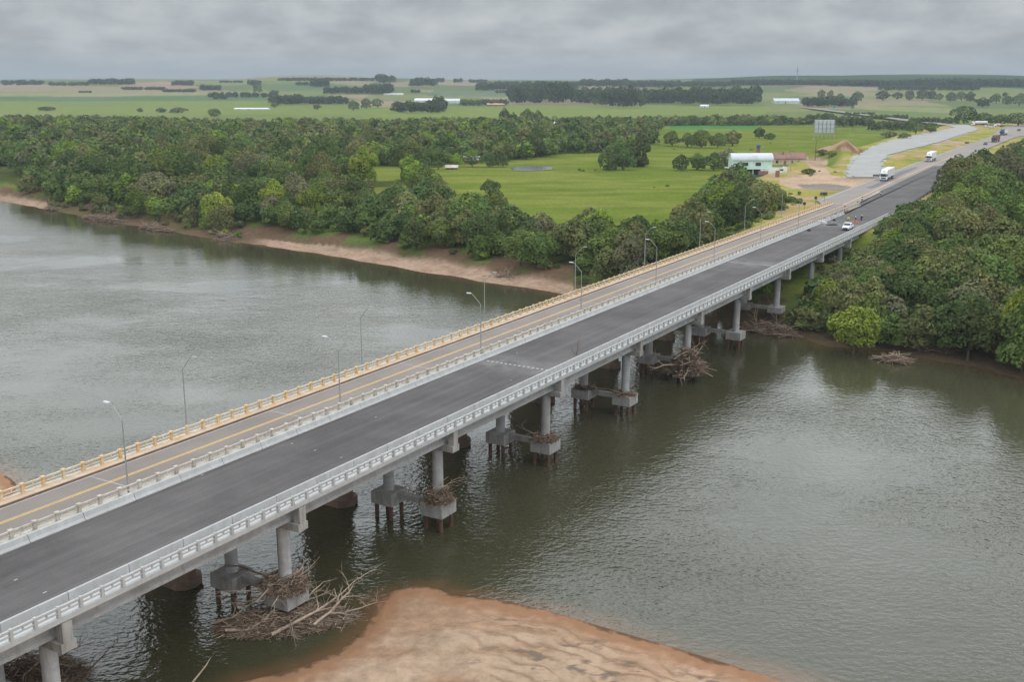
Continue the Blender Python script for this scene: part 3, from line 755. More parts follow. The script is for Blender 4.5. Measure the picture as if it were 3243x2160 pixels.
    railing(75.38, 0, M['conc_old'], M['conc_old'], .2)
    railing(83.62, 1, M['cream_paint'], M['yellow_paint'], .24)
    prof = [(-.75,76.6),(-.5,75.9),(0,75.62),(.5,75.9),(.75,76.6),(.75,82.4),(.5,83.1),(0,83.35),(-.5,83.1),(-.75,82.4)]
    prof2 = [(a*2.1, 79.45+(b-79.45)*1.06) for a, b in prof]
    mm = MB().prism(prof, .9, Z-1.9, 'z'); mm.prism(prof2, -3, .9, 'z')
    p0 = mm.build('pier', M['conc_brown'], old); p0.location = (18, 0, 0)
    for s in (42, 66.2, 90.2, 114.3, 138, 161.5, 185.6, 209.6, 233.8, 257.8, 281.5, 300):
        c = p0.copy(); C.objects.link(c); c.parent = old; c.location = (s, 0, 0)
    MB().box(318, 327, 75.1, 84.7, 6, Z-.56).build('abutment', M['conc_old'], old)
bridges()

# ================================================================== STREET LAMPS
def lamps():
    def lamp(arm, h, white):
        r = empty('street_lamp')
        MB().tube([(0,0,0),(0,0,3.2),(0,0,7.0)], [.085,.07,.052], 8).build('pole', M['gal'], r)
        pts = []
        for k in range(7):
            t = k/6; pts.append((0, arm*(math.sin(t*PI/2)*.55+t*.45), 7.0+h*(1-math.cos(t*PI/2)) if False else 7.0+h*math.sin(t*PI/2)))
        MB().tube(pts, .036, 6).build('arm', M['gal'], r)
        e = pts[-1]; sg = 1 if arm > 0 else -1
        MB().prism([(-.14,-.05),(.14,-.05),(.10,.07),(-.10,.07)], e[1]-.05*sg, e[1]+.62*sg, 'y').build('lamp_head', M['lamp_glass'] if white else M['gal'], r, bevel=.02)
        hd = r.children[-1] if len(r.children) else None
        for o in r.children:
            if o.name.startswith('lamp_head'): o.location = (0, 0, e[2])
        return r
    def put(src, s, n, label, first=False):
        c = src if first else copy_tree(src)
        x, y = W(s, n); c.location = (x, y, DECK); c.rotation_euler = (0, 0, BANG)
        tag(c, label, 'street lamp', 'street lamps along the older bridge'); return c
    A = lamp(1.55, 1.35, True)
    names = ['nearest the camera, at the lower left', 'second from the camera', 'third from the camera', 'fourth from the camera', 'fifth from the camera', 'sixth from the camera', 'seventh from the camera', 'farthest along that railing']
    for k in range(8):
        put(A, 59.6+29.25*k, 75.72, 'pale headed street lamp in the railing between the bridges, '+['nearest', 'second', 'third', 'fourth', 'fifth', 'sixth', 'seventh', 'farthest'][k]+' from the camera', k == 0)
    Bl = lamp(-1.55, 1.55, False)
    for k in range(8):
        put(Bl, 74.3+29.1*k, 84.25, 'street lamp behind the yellow railing on the far side, '+['nearest', 'second', 'third', 'fourth', 'fifth', 'sixth', 'seventh', 'farthest'][k]+' from the camera', k == 0)
lamps()

# ================================================================== ROADS BEYOND THE BRIDGES
def roads():
    Z = DECK
    # highway of the older bridge
    hw = [W(300,75.2), W(300,84.6), P(2585.6,632,Z), P(2700,592,Z), P(2780,561,Z), P(2877,523,Z), P(2960,492,Z), P(3052,461,Z), P(3134,433,Z), P(3168,409,Z), P(3190,398,Z),
        P(3243,394,Z), P(3330,398,Z), P(3300,420,Z), P(3217,433,Z), P(3120,473,Z), P(3047,502,Z), P(2998,522,Z), P(2901,551,Z), P(2789.6,604,Z), P(2658,686,Z), P(2625,690,Z)]
    hw = [W(320,75.3), W(320,84.6)]+hw[2:-1]
    sheet('highway', hw, Z-.03, M['asph_grey'])
    sheet('bridge_approach', [W(303,62.9), W(303,74.6), P(2658,687,Z), P(2789.6,604.5,Z), P(2901,551.5,Z), P(2954,526,Z), P(2998,523,Z), P(2995,560,Z), P(2988,578,Z), P(2925.6,619,Z), P(2850,668,Z)], Z-.025, M['asph_new'])
    sheet('median_strip', [W(302,74.7), W(302,76.0), P(2700,655,Z), P(2789,606,Z), P(2780,604,Z)], Z-.02, M['dirt'])
    sheet('gravel_road', [P(2683,560,Z), P(2683,538,Z), P(2707,501,Z), P(2737,477,Z), P(2800,452,Z), P(2877,433,Z), P(2960,419,Z), P(3010,409,Z), P(3022,402,Z), P(3000,396,Z), P(3060,393,Z), P(3092,403,Z), P(3098,410,Z), P(3045,425,Z), P(2975,448,Z), P(2877,472,Z),
        P(2815,490,Z), P(2795,511,Z), P(2790,548,Z), P(2775,560,Z)], Z-.08, M['gravel'], rough=.9)
    sheet('asphalt_patch', [P(2742,594,Z), P(2775,582,Z), P(2850,543,Z), P(2902,527,Z), P(2905,531,Z), P(2860,551,Z), P(2790,586,Z), P(2760,596,Z)], Z-.022, M['dark_patch'])
    # distant road coming back on the left
    MBl = MB()
    def ribbon(px, w, m, name):
        pts = [P(x, y, Z if name != 'far_road' else 8.9) for x, y in px]; L = []; R = []
        for i, p in enumerate(pts):
            a = pts[max(i-1, 0)]; b = pts[min(i+1, len(pts)-1)]
            dx, dy = b[0]-a[0], b[1]-a[1]; l = math.hypot(dx, dy); nx, ny = -dy/l*w/2, dx/l*w/2
            L.append((p[0]+nx, p[1]+ny)); R.append((p[0]-nx, p[1]-ny))
        sheet(name, L+R[::-1], Z-.016 if name != 'far_road' else 8.9, m)
    ribbon([(2655,655),(2760,607),(2830,573),(2930,530),(3020,493)], .35, M['yellow_line'], 'centre_line')
    ribbon([(2600,633),(2700,594),(2780,563),(2877,525),(3050,463)], .25, M['white_line'], 'edge_line')
    ribbon([(2438,322),(2530,337),(2640,350),(2760,365),(2870,379),(2960,389),(3030,396),(3110,400),(3260,401)], 13, M['asph_grey'], 'far_road')
    # guard rail at the edge of the new approach
    g = empty('guard_rail'); tag(g, 'dark steel guard rail on the right edge of the new road approach', 'guard rail')
    pts = [W(304,61.6), P(2850,671,Z), P(2925.6,621,Z), P(2992,577,Z)]
    P3 = [(x, y, Z+.55) for x, y in pts]
    MB().tube(P3, .12, 4).build('rail', M['dark_metal'], g)
    L = 0; k = 0
    for a, b in zip(pts[:-1], pts[1:]):
        l = math.dist(a, b); t = 0
        while t < l:
            x, y = a[0]+(b[0]-a[0])*t/l, a[1]+(b[1]-a[1])*t/l
            MB().box(x-.06, x+.06, y-.06, y+.06, Z-.6, Z+.6).build('post', M['dark_metal'], g); t += 8
roads()

# ================================================================== VEHICLES  (front faces local -x)
def wheel_into(m, x, y, r, w): m.tube([(x, y-w/2, r), (x, y+w/2, r)], r, 14)
def wheels(root, xs, hw, r=.52, w=.32):
    for x in xs:
        for s in (-1, 1):
            t = MB(); wheel_into(t, x, s*hw, r, w); o = t.build('wheel', M['tyre'], root)
            h = MB(); h.tube([(x, s*(hw+w/2-.02), r), (x, s*(hw+w/2+.02), r)], r*.5, 10); h.build('rim', M['chrome'], o)
def semi(label, trailer, tarp, tall=True, cab=None, L=13.6):
    r = empty('semi_truck')
    cabm = cab or M['white_paint']
    MB().prism([(0,.45),(0,1.35),(.08,2.45),(.42,3.05),(2.1,3.05),(2.1,.55),(1.6,.45)], -1.22, 1.22, 'y').build('cab', cabm, r, bevel=.07)
    MB().prism([(.5,3.04),(.62,3.35),(1.3,3.95),(2.0,4.02),(2.0,3.04)], -1.12, 1.12, 'y').build('roof_spoiler', cabm, r, bevel=.05)
    MB().prism([(.055,1.62),(.0,1.62),(.06,2.42),(.12,2.42)], -1.08, 1.08, 'y').build('windscreen', M['glass'], r)
    MB().box(-.03, .02, -.82, .82, .78, 1.28).build('grille', M['dark_metal'], r)
    MB().prism([(.10,2.5),(-.16,2.52),(-.16,2.60),(.16,2.68)], -1.1, 1.1, 'y').build('sun_visor', M['dark_metal'], r)
    MB().box(.62, .9, -.42, .42, 3.42, 3.56).build('roof_lamp_bar', M['dark_metal'], r)
    for s in (-1, 1):
        MB().box(-.05, .05, s*.98-.17, s*.98+.17, .62, .82).build('headlight', M['lamp_glass'], r)
        MB().box(-.02, .16, s*1.36-.1, s*1.36+.1, 1.75, 2.5).build('mirror', M['dark_metal'], r)
        MB().box(.55, 1.35, s*1.225-.012, s*1.225+.012, 1.75, 2.4).build('side_window', M['glass'], r)
    MB().box(.2, L+2.2, -.45, .45, .75, 1.0).build('chassis', M['dark_metal'], r)
    t = MB().box(2.45, 2.45+L, -1.28, 1.28, 1.12, 4.05).build('trailer', trailer, r, bevel=.04)
    MB().box(2.43, 2.45+L+.01, -1.31, 1.31, 3.98, 4.09).build('top_rail', cabm if tarp else M['chrome'], t)
    MB().box(2.43, 2.45+L+.01, -1.31, 1.31, 1.06, 1.20).build('side_rail', M['dark_metal'], t)
    m = MB()
    for k in range(1, 8): m.box(2.45+L*k/8-.025, 2.45+L*k/8+.025, -1.30, 1.30, 1.2, 3.98)
    m.build('ribs', trailer, t)
    wheels(r, [.95, 3.3, 4.5, L-1.4, L-.1, L+1.2], 1.05)
    tag(r, label, 'truck'); return r
def place(o, x, y, z, rz): o.location = (x, y, z); o.rotation_euler = (0, 0, rz); return o
def heading(a, b): return math.atan2(b[1]-a[1], b[0]-a[0])
def vehicles():
    Z = DECK
    a1 = P(2797, 573, Z); b1 = P(2834, 549, Z)
    place(semi('white semi truck with white box trailer driving toward the bridge, nearer of the two', M['trailer_white'], True), *a1, Z-.01, BANG+math.radians(3))
    a2 = P(2940, 512, Z)
    place(semi('white semi truck farther along the highway behind the first white truck, slightly shorter trailer', M['trailer_white'], True, L=12.4), *a2, Z-.01, BANG+math.radians(2))
    a3 = P(3146, 450, Z)
    place(semi('brown tarpaulin covered truck half hidden by bushes on the far bend', M['brown_truck'], True, cab=M['brown_truck'], L=11), *a3, Z-.01, BANG-.05)
    a4 = P(3172, 428, Z)
    place(semi('truck with blue cab queued behind the brown truck on the far bend', M['trailer_white'], True, cab=M['blue_tarp'], L=9), *a4, Z-.01, BANG-.1)
    # tanker crossing on the far road
    def tanker(label):
        r = empty('tank_truck')
        MB().tube([(2.6,0,2.3),(2.9,0,2.3),(12.6,0,2.3),(12.9,0,2.3)], [.9,1.25,1.25,.9], 18).build('tank', M['trailer_white'], r, smooth=False)
        MB().prism([(0,.45),(0,1.35),(.08,2.4),(.4,3.1),(2.1,3.1),(2.1,.5)], -1.22, 1.22, 'y').build('cab', M['white_paint'], r, bevel=.06)
        MB().prism([(.03,1.6),(-.03,1.6),(.04,2.4),(.1,2.4)], -1.05, 1.05, 'y').build('windscreen', M['glass'], r)
        MB().box(.3, 12.8, -.45, .45, .7, 1.05).build('chassis', M['dark_metal'], r)
        wheels(r, [.9, 3.4, 9.8, 11.0, 12.2], 1.05); tag(r, label, 'truck'); return r
    a = P(3078, 396, Z); place(tanker('white tank truck side on at the far bend before dark trees'), *a, Z-.04, .05)
    def car(label, paint, cat='car', name='parked_car', ute=False):
        r = empty(name); L = 4.9 if ute else 4.3
        if ute: prof = [(0,.35),(0,.85),(.25,1.05),(1.3,1.15),(1.95,1.72),(3.1,1.75),(3.3,1.12),(4.85,1.12),(4.9,.4)]
        else: prof = [(0,.32),(0,.72),(.25,.88),(1.15,.98),(1.8,1.45),(3.3,1.47),(4.0,1.0),(4.3,.95),(4.3,.35)]
        MB().prism(prof, -.86, .86, 'y').build('body', paint, r, bevel=.06)
        if ute:
            MB().prism([(1.34,1.18),(1.30,1.2),(1.86,1.70),(1.93,1.70)], -.76, .76, 'y').build('windscreen', M['glass'], r)
            MB().prism([(1.75,1.2),(2.05,1.62),(3.0,1.64),(3.12,1.2)], -.875, .875, 'y').build('side_window', M['glass'], r)
            MB().box(3.4, 4.8, -.74, .74, 1.13, 1.135).build('cargo_bed', M['dark_metal'], r)
        else:
            MB().prism([(1.2,1.01),(1.16,1.02),(1.75,1.43),(1.82,1.43)], -.74, .74, 'y').build('windscreen', M['glass'], r)
            MB().prism([(1.6,1.02),(1.95,1.38),(3.2,1.4),(3.6,1.04)], -.875, .875, 'y').build('side_window', M['glass'], r)
        MB().box(-.03, .02, -.5, .5, .48, .74).build('grille', M['dark_metal'], r)
        for s in (-1, 1): MB().box(-.02, .1, s*.68-.13, s*.68+.13, .62, .8).build('headlight', M['lamp_glass'], r)
        MB().box(-.06, .12, -.87, .87, .3, .5).build('bumper', M['dark_metal'], r)
        wheels(r, [.85, L-1.0], .78, .36, .22); tag(r, label, cat); return r
    p = P(2677, 731, Z); place(car('white pickup truck parked facing the camera on the closed new bridge', M['white_paint'], 'pickup truck', 'pickup_truck', True), *p, Z+.02, BANG+.02)
    p = P(3114, 401, Z); place(car('small white car following the tank truck on the far bend', M['white_paint']), *p, Z-.04, .02)
    p = P(3132, 404, Z); place(car('white car between the small white car and the flatbed truck', M['trailer_white']), *p, Z-.04, 0)
    p = P(3147, 401, Z)
    r = empty('flatbed_truck')
    MB().prism([(0,.5),(0,1.4),(.1,2.5),(1.8,2.5),(1.8,.5)], -1.1, 1.1, 'y').build('cab', M['white_paint'], r, bevel=.05)
    MB().box(1.9, 8.2, -1.2, 1.2, .9, 1.5).build('flatbed', M['conc_brown'], r)
    MB().prism([(-.02,1.55),(.07,2.35),(.12,2.35),(.04,1.55)], -.95, .95, 'y').build('windscreen', M['glass'], r)
    MB().box(2.2, 5.0, -1, 1, 1.5, 2.7).build('cargo', M['wall_white'], r)
    wheels(r, [.9, 5.8, 7.1], .95); tag(r, 'small flatbed truck with pale load on the far bend', 'truck'); place(r, *p, Z-.04, 0)
    p = P(3224, 414, Z); place(car('dark car at the right edge of the far bend', M['dark_metal']), *p, Z-.03, .9)
    p = P(3119, 458, Z); place(car('dark green car ahead of the brown truck beside roadside bushes', surf('dark_green_paint', (.05,.07,.055), .1, 2, .4)), *p, Z-.03, BANG)
vehicles()

# ================================================================== WORK SITE ON THE NEW BRIDGE
def skin_person(name, joints, edges, m):
    me = bpy.data.meshes.new(name); me.from_pydata([j[:3] for j in joints], edges, [])
    o = bpy.data.objects.new(name, me); C.objects.link(o)
    sk = o.modifiers.new('skin', 'SKIN')
    for i, j in enumerate(joints):
        v = me.skin_vertices[0].data[i]; v.radius = (j[3], j[4] if len(j) > 4 else j[3]); v.use_root = (i == 0)
    sb = o.modifiers.new('sub', 'SUBSURF'); sb.levels = 1; sb.render_levels = 2
    me.materials.append(m); return o
def worker(label, x, y, z, rz, bend=0.0):
    # pelvis, chest, neck, head, arms, legs; figure faces local -x
    b = bend
    J = [(0,0,.95,.15,.17),(-.06*b,0,1.18,.14,.18),(-.28*b,0,1.40-.10*b,.13,.20),(-.36*b,0,1.52-.12*b,.06,.06),(-.42*b,0,1.63-.14*b,.095,.085),
         (-.28*b,.20,1.40-.10*b,.06,.06),(-.30*b-.04,.27,1.13-.1*b,.046,.046),(-.34*b-.16,.24,.90-.05*b,.036,.036),(-.36*b-.22,.23,.82-.05*b,.03,.04),
         (-.28*b,-.20,1.40-.10*b,.06,.06),(-.30*b-.02,-.28,1.13-.1*b,.046,.046),(-.34*b-.10,-.26,.88-.05*b,.036,.036),(-.36*b-.14,-.25,.80-.05*b,.03,.04),
         (.0,.10,.88,.10,.10),(-.05,.13,.48,.07,.07),(.02,.14,.09,.05,.05),(-.12,.15,.05,.05,.04),
         (.0,-.10,.88,.10,.10),(.06,-.13,.48,.07,.07),(.12,-.14,.09,.05,.05),(-.02,-.15,.05,.05,.04)]
    E = [(0,1),(1,2),(2,3),(3,4),(2,5),(5,6),(6,7),(7,8),(2,9),(9,10),(10,11),(11,12),(0,13),(13,14),(14,15),(15,16),(0,17),(17,18),(18,19),(19,20)]
    o = skin_person('person', J, E, M['skin']); o.location = (x, y, z); o.rotation_euler = (0, 0, rz)
    tag(o, label, 'person')
    hx, hz = -.42*b, 1.63-.14*b
    jk = [(0,0,.92,.175,.195),(-.06*b,0,1.18,.165,.205),(-.28*b,0,1.40-.10*b,.15,.225),
          (-.28*b,.21,1.40-.10*b,.08,.08),(-.30*b-.04,.27,1.13-.1*b,.064,.064),(-.34*b-.15,.24,.92-.05*b,.052,.052),
          (-.28*b,-.21,1.40-.10*b,.08,.08),(-.30*b-.02,-.28,1.13-.1*b,.064,.064),(-.34*b-.09,-.26,.90-.05*b,.052,.052)]
    j = skin_person('jacket', jk, [(0,1),(1,2),(2,3),(3,4),(4,5),(2,6),(6,7),(7,8)], M['navy']); j.parent = o
    tr = [(0,0,.92,.165,.185),(.0,.10,.86,.12,.12),(-.05,.13,.48,.09,.09),(.02,.14,.14,.075,.075),(.0,-.10,.86,.12,.12),(.06,-.13,.48,.09,.09),(.12,-.14,.14,.075,.075)]
    t = skin_person('trousers', tr, [(0,1),(1,2),(2,3),(0,4),(4,5),(5,6)], M['orange'] if bend < .5 else M['navy']); t.parent = o
    h = MB(); prof = []
    for k in range(6):
        a = k/5*PI/2; prof.append((.145*math.cos(a), .14*math.sin(a)))
    rings = [(hx, 0, hz+.03+zz, rr) for rr, zz in prof]
    vs = []; n = 12
    for cx_, cy_, cz_, rr in rings: vs += [(cx_+max(rr, .004)*math.cos(2*PI*q/n), max(rr, .004)*math.sin(2*PI*q/n), cz_) for q in range(n)]
    fs = [(i*n+q, i*n+(q+1) % n, (i+1)*n+(q+1) % n, (i+1)*n+q) for i in range(5) for q in range(n)]
    h.add(vs, fs); h.box(hx-.22, hx-.10, -.08, .08, hz+.02, hz+.045)
    q = h.build('hard_hat', M['hat'], o)
    return o
def site():
    Z = DECK+.02
    p = P(2708, 706, Z); worker('standing worker in dark jacket, orange trousers and white hard hat beside the pickup', *p, Z, BANG+2.2)
    p = P(2727, 700, Z); worker('second worker in dark clothes bending over behind the standing worker', *p, Z, BANG+.6, 1.0)
    def cone(label, p):
        r = empty('traffic_cone', (p[0], p[1], Z))
        MB().box(-.28, .28, -.28, .28, 0, .05).build('base', M['tyre'], r)
        MB().tube([(0,0,.05),(0,0,.85)], [.22,.04], 12).build('cone', M['orange'], r)
        MB().tube([(0,0,.40),(0,0,.60)], [.137,.092], 12).build('reflective_band', M['hat'], r)
        tag(r, label, 'traffic cone')
        return r
    cone('orange traffic cone just right of the standing worker', P(2716, 708, Z))
    cone('orange traffic cone against the front of the white pickup', P(2702, 706, Z))
    # yellow compactor
    c = empty('plate_compactor', (*P(2687, 696, Z), Z), BANG)
    MB().prism([(-.55,.0),(-.7,.12),(.7,.12),(.55,.0)], -.35, .35, 'y').build('base_plate', M['dark_metal'], c)
    MB().box(-.4, .4, -.28, .28, .12, .62).build('engine', M['yel_machine'], c, bevel=.05)
    MB().tube([(.3,-.22,.4),(1.1,-.22,1.15),(1.1,.22,1.15),(.3,.22,.4)], .03, 6).build('handle', M['dark_metal'], c)
    tag(c, 'yellow compacting machine standing on the dusty patch of the new bridge', 'machine')
    # slabs and boards
    def boards(name, label, p, L, w, h, m, rz, tilt=0):
        o = MB()
        o.box(-L/2, L/2, -w/2, w/2, 0, h); o.box(-L/2+.1, L/2-.3, -w/2+.05, w/2-.1, h, h*1.8); o.box(-L/2+.5, L/2-.1, -w/2+.15, w/2-.02, h*1.8, h*2.3)
        r = o.build(name, m, None, bevel=.015); r.location = (p[0], p[1], Z); r.rotation_euler = (tilt, 0, rz); tag(r, label, 'board'); return r
    boards('formwork_board', 'white formwork boards stacked by the left barrier of the new bridge', P(2601, 706, Z), 3.2, .7, .25, M['wall_white'], 2.2)
    boards('formwork_board', 'dark boards lying flat in the middle of the dusty patch', P(2635, 713, Z), 3.0, .5, .14, M['dark_metal'], .15)
    boards('formwork_board', 'grey boards lying behind the white formwork boards', P(2618, 704, Z), 2.2, .6, .16, M['conc_pier'], .4)
    for i, (px, py, lab) in enumerate([(2559, 731, 'black rubble bags heaped alone by the left barrier of the new bridge'), (2647, 699, 'small black bag on the dusty patch behind the dark boards')]):
        m = MB(); rr = random.Random(i)
        for k in range(3 if i == 0 else 1):
            cx0, cy0, s = rr.uniform(-.5, .5), rr.uniform(-.4, .4), rr.uniform(.35, .5)
            n = 10; vs = []
            for a in range(5):
                t = a/4*PI/2
                for q in range(n): vs.append((cx0+s*math.cos(t)*math.cos(2*PI*q/n)*rr.uniform(.85, 1.1), cy0+s*math.cos(t)*math.sin(2*PI*q/n)*rr.uniform(.85, 1.1), s*1.1*math.sin(t)))
            m.add(vs, [(a*n+q, a*n+(q+1) % n, (a+1)*n+(q+1) % n, (a+1)*n+q) for a in range(4) for q in range(n)])
        o = m.build('rubble_bag', M['tyre'], None, smooth=True); o.location = (*P(px, py, Z), Z); tag(o, lab, 'bag')
    # dusty washed patch of new concrete around the site, broken rebar along the edge
    rb = MB(); rr = random.Random(3)
    for k in range(70):
        s = 284+rr.random()*26; n = 74.4+rr.uniform(-.4, .5)
        x, y = W(s, n); a = rr.uniform(0, PI); rb.tube([(x, y, DECK+.1), (x+math.cos(a)*rr.uniform(.2,1), y+math.sin(a)*rr.uniform(.2,1), DECK+.1+rr.uniform(.2, .9))], .04, 4)
    tag(rb.build('starter_bars', M['rust']), 'dark tangle of starter bars sticking up between the two carriageways', 'steel bars')
    for i, (x, y) in enumerate([(2675,661),(2716,646),(2730,634),(2789,617)]):
        d = empty('road_marker_post', (*P(x, y, DECK), DECK-.02))
        MB().tube([(0,0,0),(0,0,1.15)], .17, 10).build('drum', M['yel_machine'] if i < 2 else M['tyre'], d)
        MB().tube([(0,0,.55),(0,0,.85)], .18, 10).build('band', M['dark_metal'] if i < 2 else M['hat'], d)
        tag(d, ['yellow marker drum between the carriageways, nearest the bridge end', 'yellow marker drum, first of a close pair between the carriageways', 'black marker drum of the close pair between the carriageways', 'black marker drum at the far end where the new asphalt widens'][i], 'marker drum', 'marker drums between the carriageways')
    for i, (x, y, lab) in enumerate([(2774, 557, 'dark concrete block lying where the gravel lane meets the highway'), (2609, 614, 'dark concrete block on the grass left of the old bridge end'), (3062, 452, 'dark concrete block on the grass island beside the far bend')]):
        m = MB().prism([(-.5,0),(-.4,.3),(-.22,.9),(.22,.9),(.4,.3),(.5,0)], -1.1, 1.1, 'x'); o = m.build('road_block', M['dark_metal'], None, bevel=.03)
        o.location = (*P(x, y, DECK), DECK-.3); o.rotation_euler = (0, 0, .15); tag(o, lab, 'road block')
    # signs near the old bridge end
    for i, (s, n, lab, h) in enumerate([(318, 86.4, 'dark round topped road sign left of the old bridge end, nearer one', 2.6), (332, 87.6, 'dark square topped road sign left of the highway, farther one', 2.4), (305, 86.0, 'thin dark post sign in the grass at the yellow railing end', 2.2)]):
        x, y = W(s, n); r = empty('road_sign', (x, y, gz(x, y)-.1), BANG)
        MB().tube([(0,0,0),(0,0,h)], .05, 6).build('post', M['dark_metal'], r)
        MB().box(-.02, .02, -.4, .4, h-.1, h+.7).build('panel', M['dark_metal'], r); tag(r, lab, 'road sign')
    # far roadside signs and small things
site()
# ================================================================== BUILDINGS
def buildings():
    # two storey barrel roofed house on posts
    x0, y0 = P(2318, 545, 9.0); x1, y1 = P(2460, 545, 9.0)
    g = gz((x0+x1)/2, (y0+y1)/2)
    r = empty('house', (x0, y0, g), .04); k = 7.6   # px per metre there
    L = 17.5; Dp = 8.0
    tag(r, 'pale mint two storey house with curved metal roof and open dark ground floor', 'house')
    MB().box(1.0, L-1, .3, Dp-.5, -.5, 3.4).build('ground_floor', M['shade'], r)
    MB().box(-1.2, L+1.6, -2.2, Dp, 3.4, 3.75).build('floor_slab', M['mint'], r)
    MB().box(0, L, 0, Dp-.6, 3.76, 7.2).build('upper_wall', M['mint'], r)
    prof = []; n = 14
    for i in range(n+1):
        a = PI*i/n; prof.append((Dp/2-.3-(Dp/2+.1)*math.cos(a), 7.15+2.9*math.sin(a)))
    prof2 = [(Dp/2-.3-(Dp/2-.1)*math.cos(PI*i/n), 7.15+2.7*math.sin(PI*i/n)) for i in range(n, -1, -1)]
    MB().prism(prof+prof2, -.5, L+.5).build('curved_roof', M['roof_metal'], r)
    gb = MB().prism([(a, b) for a, b in prof2], L-.12, L+.05); gb.build('gable_wall', M['mint'], r)
    MB().prism([(a, b) for a, b in prof2], -.05, .12).build('gable_wall', M['mint'], r)
    for i, xx in enumerate((4.6, 10.2)):
        o = MB().box(xx, xx+2.4, -.06, .02, 4.7, 6.2).build('window', M['glass'], r)
        MB().box(xx-.1, xx+2.5, -.09, -.05, 4.55, 4.7).build('sill', M['wall_white'], o)
    for yy, w in ((.9, .9), (3.0, 1.3), (5.6, .9)):
        MB().box(L-.02, L+.08, yy, yy+w, 4.5 if w < 1 else 3.8, 6.3).build('window' if w < 1 else 'door', M['glass'], r)
    for xx in (0, 4.4, 8.8, 13.2, L):
        MB().box(xx-.2, xx+.2, -1.9, -1.5, -.5, 3.4).build('post', M['mint'], r)
    MB().box(4.5, 13.5, -2.0, -1.8, .2, 1.1).build('railing', M['blue_tarp'], r)
    MB().box(12.0, 17.8, -2.25, -2.05, 2.6, 3.38).build('awning', M['wall_white'], r)
    # water tank behind the roof
    t = empty('water_tank', (*P(2399, 520, 9), gz(*P(2399, 520, 9))))
    MB().box(-.7, .7, -.7, .7, -1, 9.6).build('tower', M['brick'], t)
    MB().tube([(0,0,9.6),(0,0,11.0),(0,0,11.3)], [.95,1.0,.6], 16).build('tank', M['blue_tarp'], t)
    tag(t, 'blue water tank on a brick tower behind the curved roof house', 'water tank')
    # white front wall
    wx, wy = P(2432, 562, 9.5); w = empty('garden_wall', (wx, wy, gz(wx, wy)-.3), .06)
    MB().box(0, 7.8, 0, .3, 0, 2.9).build('wall', M['wall_white'], w)
    MB().box(7.5, 7.8, .3, 5, 0, 2.9).build('side_wall', M['wall_white'], w)
    MB().box(4.6, 6.2, -.03, .02, 1.5, 2.2).build('opening', M['shade'], w)
    MB().box(-4.0, 0, -.1, .2, 0, 1.5).build('low_wall', M['brick'], w)
    tag(w, 'white boundary wall with a small dark opening in front of the curved roof house', 'wall')
    s = empty('post_box_shelter', (*P(2461, 572, 10), gz(*P(2461, 572, 10))-.2)); s.name = 'brick_gatepost'
    MB().box(-.7, .7, -.6, .6, 0, 2.6).build('pillar', M['brick'], s, bevel=.03); MB().box(-.85, .85, -.75, .75, 2.6, 2.8).build('coping', M['conc_old'], s)
    tag(s, 'dark red brick gatepost below the white boundary wall', 'gatepost')
    # long low house
    x0, y0 = P(2448, 501, 10.2); r = empty('house', (x0, y0, gz(x0, y0)-.2), .02)
    L = 16.5; Dp = 7
    MB().box(0, L, 0, Dp, 0, 3.3).build('wall', M['wall_peach'], r)
    MB().prism([(0,3.3),(Dp/2,5.6),(Dp,3.3)], L-.05, L+.05).build('gable', M['wall_white'], r)
    MB().box(L, L+.06, 0, Dp, 0, 3.3).build('gable_wall', M['mint'], r)
    rf = MB().prism([(-.5,3.15),(Dp/2,5.75),(Dp+.5,3.15),(Dp+.5,3.3),(Dp/2,5.95),(-.5,3.3)], -.5, L+.5).build('roof', M['roof_red'], r)
    MB().box(5.2, 5.9, 2.2, 2.8, 4.8, 6.4).build('chimney', M['brick'], rf)
    for xx in (1.5, 5.5, 9.0, 12.4): MB().box(xx, xx+1.3, -.04, .02, .9 if xx != 5.5 else .05, 2.3).build('window' if xx != 5.5 else 'door', M['brick'] if xx != 1.5 else M['glass'], r)
    for yy in (1.6, 4.6): MB().box(L+.05, L+.11, yy, yy+.9, 1, 2.4).build('window', M['glass'], r)
    tag(r, 'long low house with faded red tiled roof and peeling peach walls', 'house')
    # farm shed by the pond
    def shed(label, px, py, wpx, hpx, m_wall, m_roof, dp=6, pitch=.35, name='shed', rz=0.0):
        X, Y, Z = hit(px/1.37767, py/1.37767); q = FOC/(Y*CP+(CAMZ-Z)*SP); L = wpx/q; H = hpx/q
        r = empty(name, (X-L/2, Y, Z-.2), rz); h = H*.5
        MB().box(0, L, 0, dp, 0, h).build('wall', m_wall, r)
        MB().prism([(-.4,h),(dp/2,H),(dp+.4,h),(dp+.4,h+.15),(dp/2,H+.18),(-.4,h+.15)], -.3, L+.3).build('roof', m_roof, r)
        MB().prism([(0,h),(dp/2,H),(dp,h)], .02, .12).build('gable', m_wall, r); MB().prism([(0,h),(dp/2,H),(dp,h)], L-.12, L-.02).build('gable', m_wall, r)
        MB().box(L*.42, L*.42+min(1.6, L*.2), -.04, .02, 0, h*.8).build('door', M['shade'], r)
        MB().box(L*.12, L*.12+min(1.4, L*.18), -.04, .02, h*.35, h*.75).build('window', M['glass'], r)
        tag(r, label, 'building' if name != 'shed' else 'shed'); return r
    shed('grey roofed farmhouse among trees left of the pond', 1493, 519, 48, 24, M['brick'], M['grey_roof'], 8)
    shed('low brick shed with pale roof left of the grey roofed farmhouse', 1430, 537, 38, 14, M['brick'], M['conc_old'], 5)
    shed('tiny white house with pale roof in the wood behind the lone round tree', 1760, 396, 24, 13, M['wall_white'], M['wall_white'], 5)
    shed('dark barn at the edge of a strip clearing in the left wood', 655, 405, 34, 11, M['brick'], M['grey_roof'], 7)
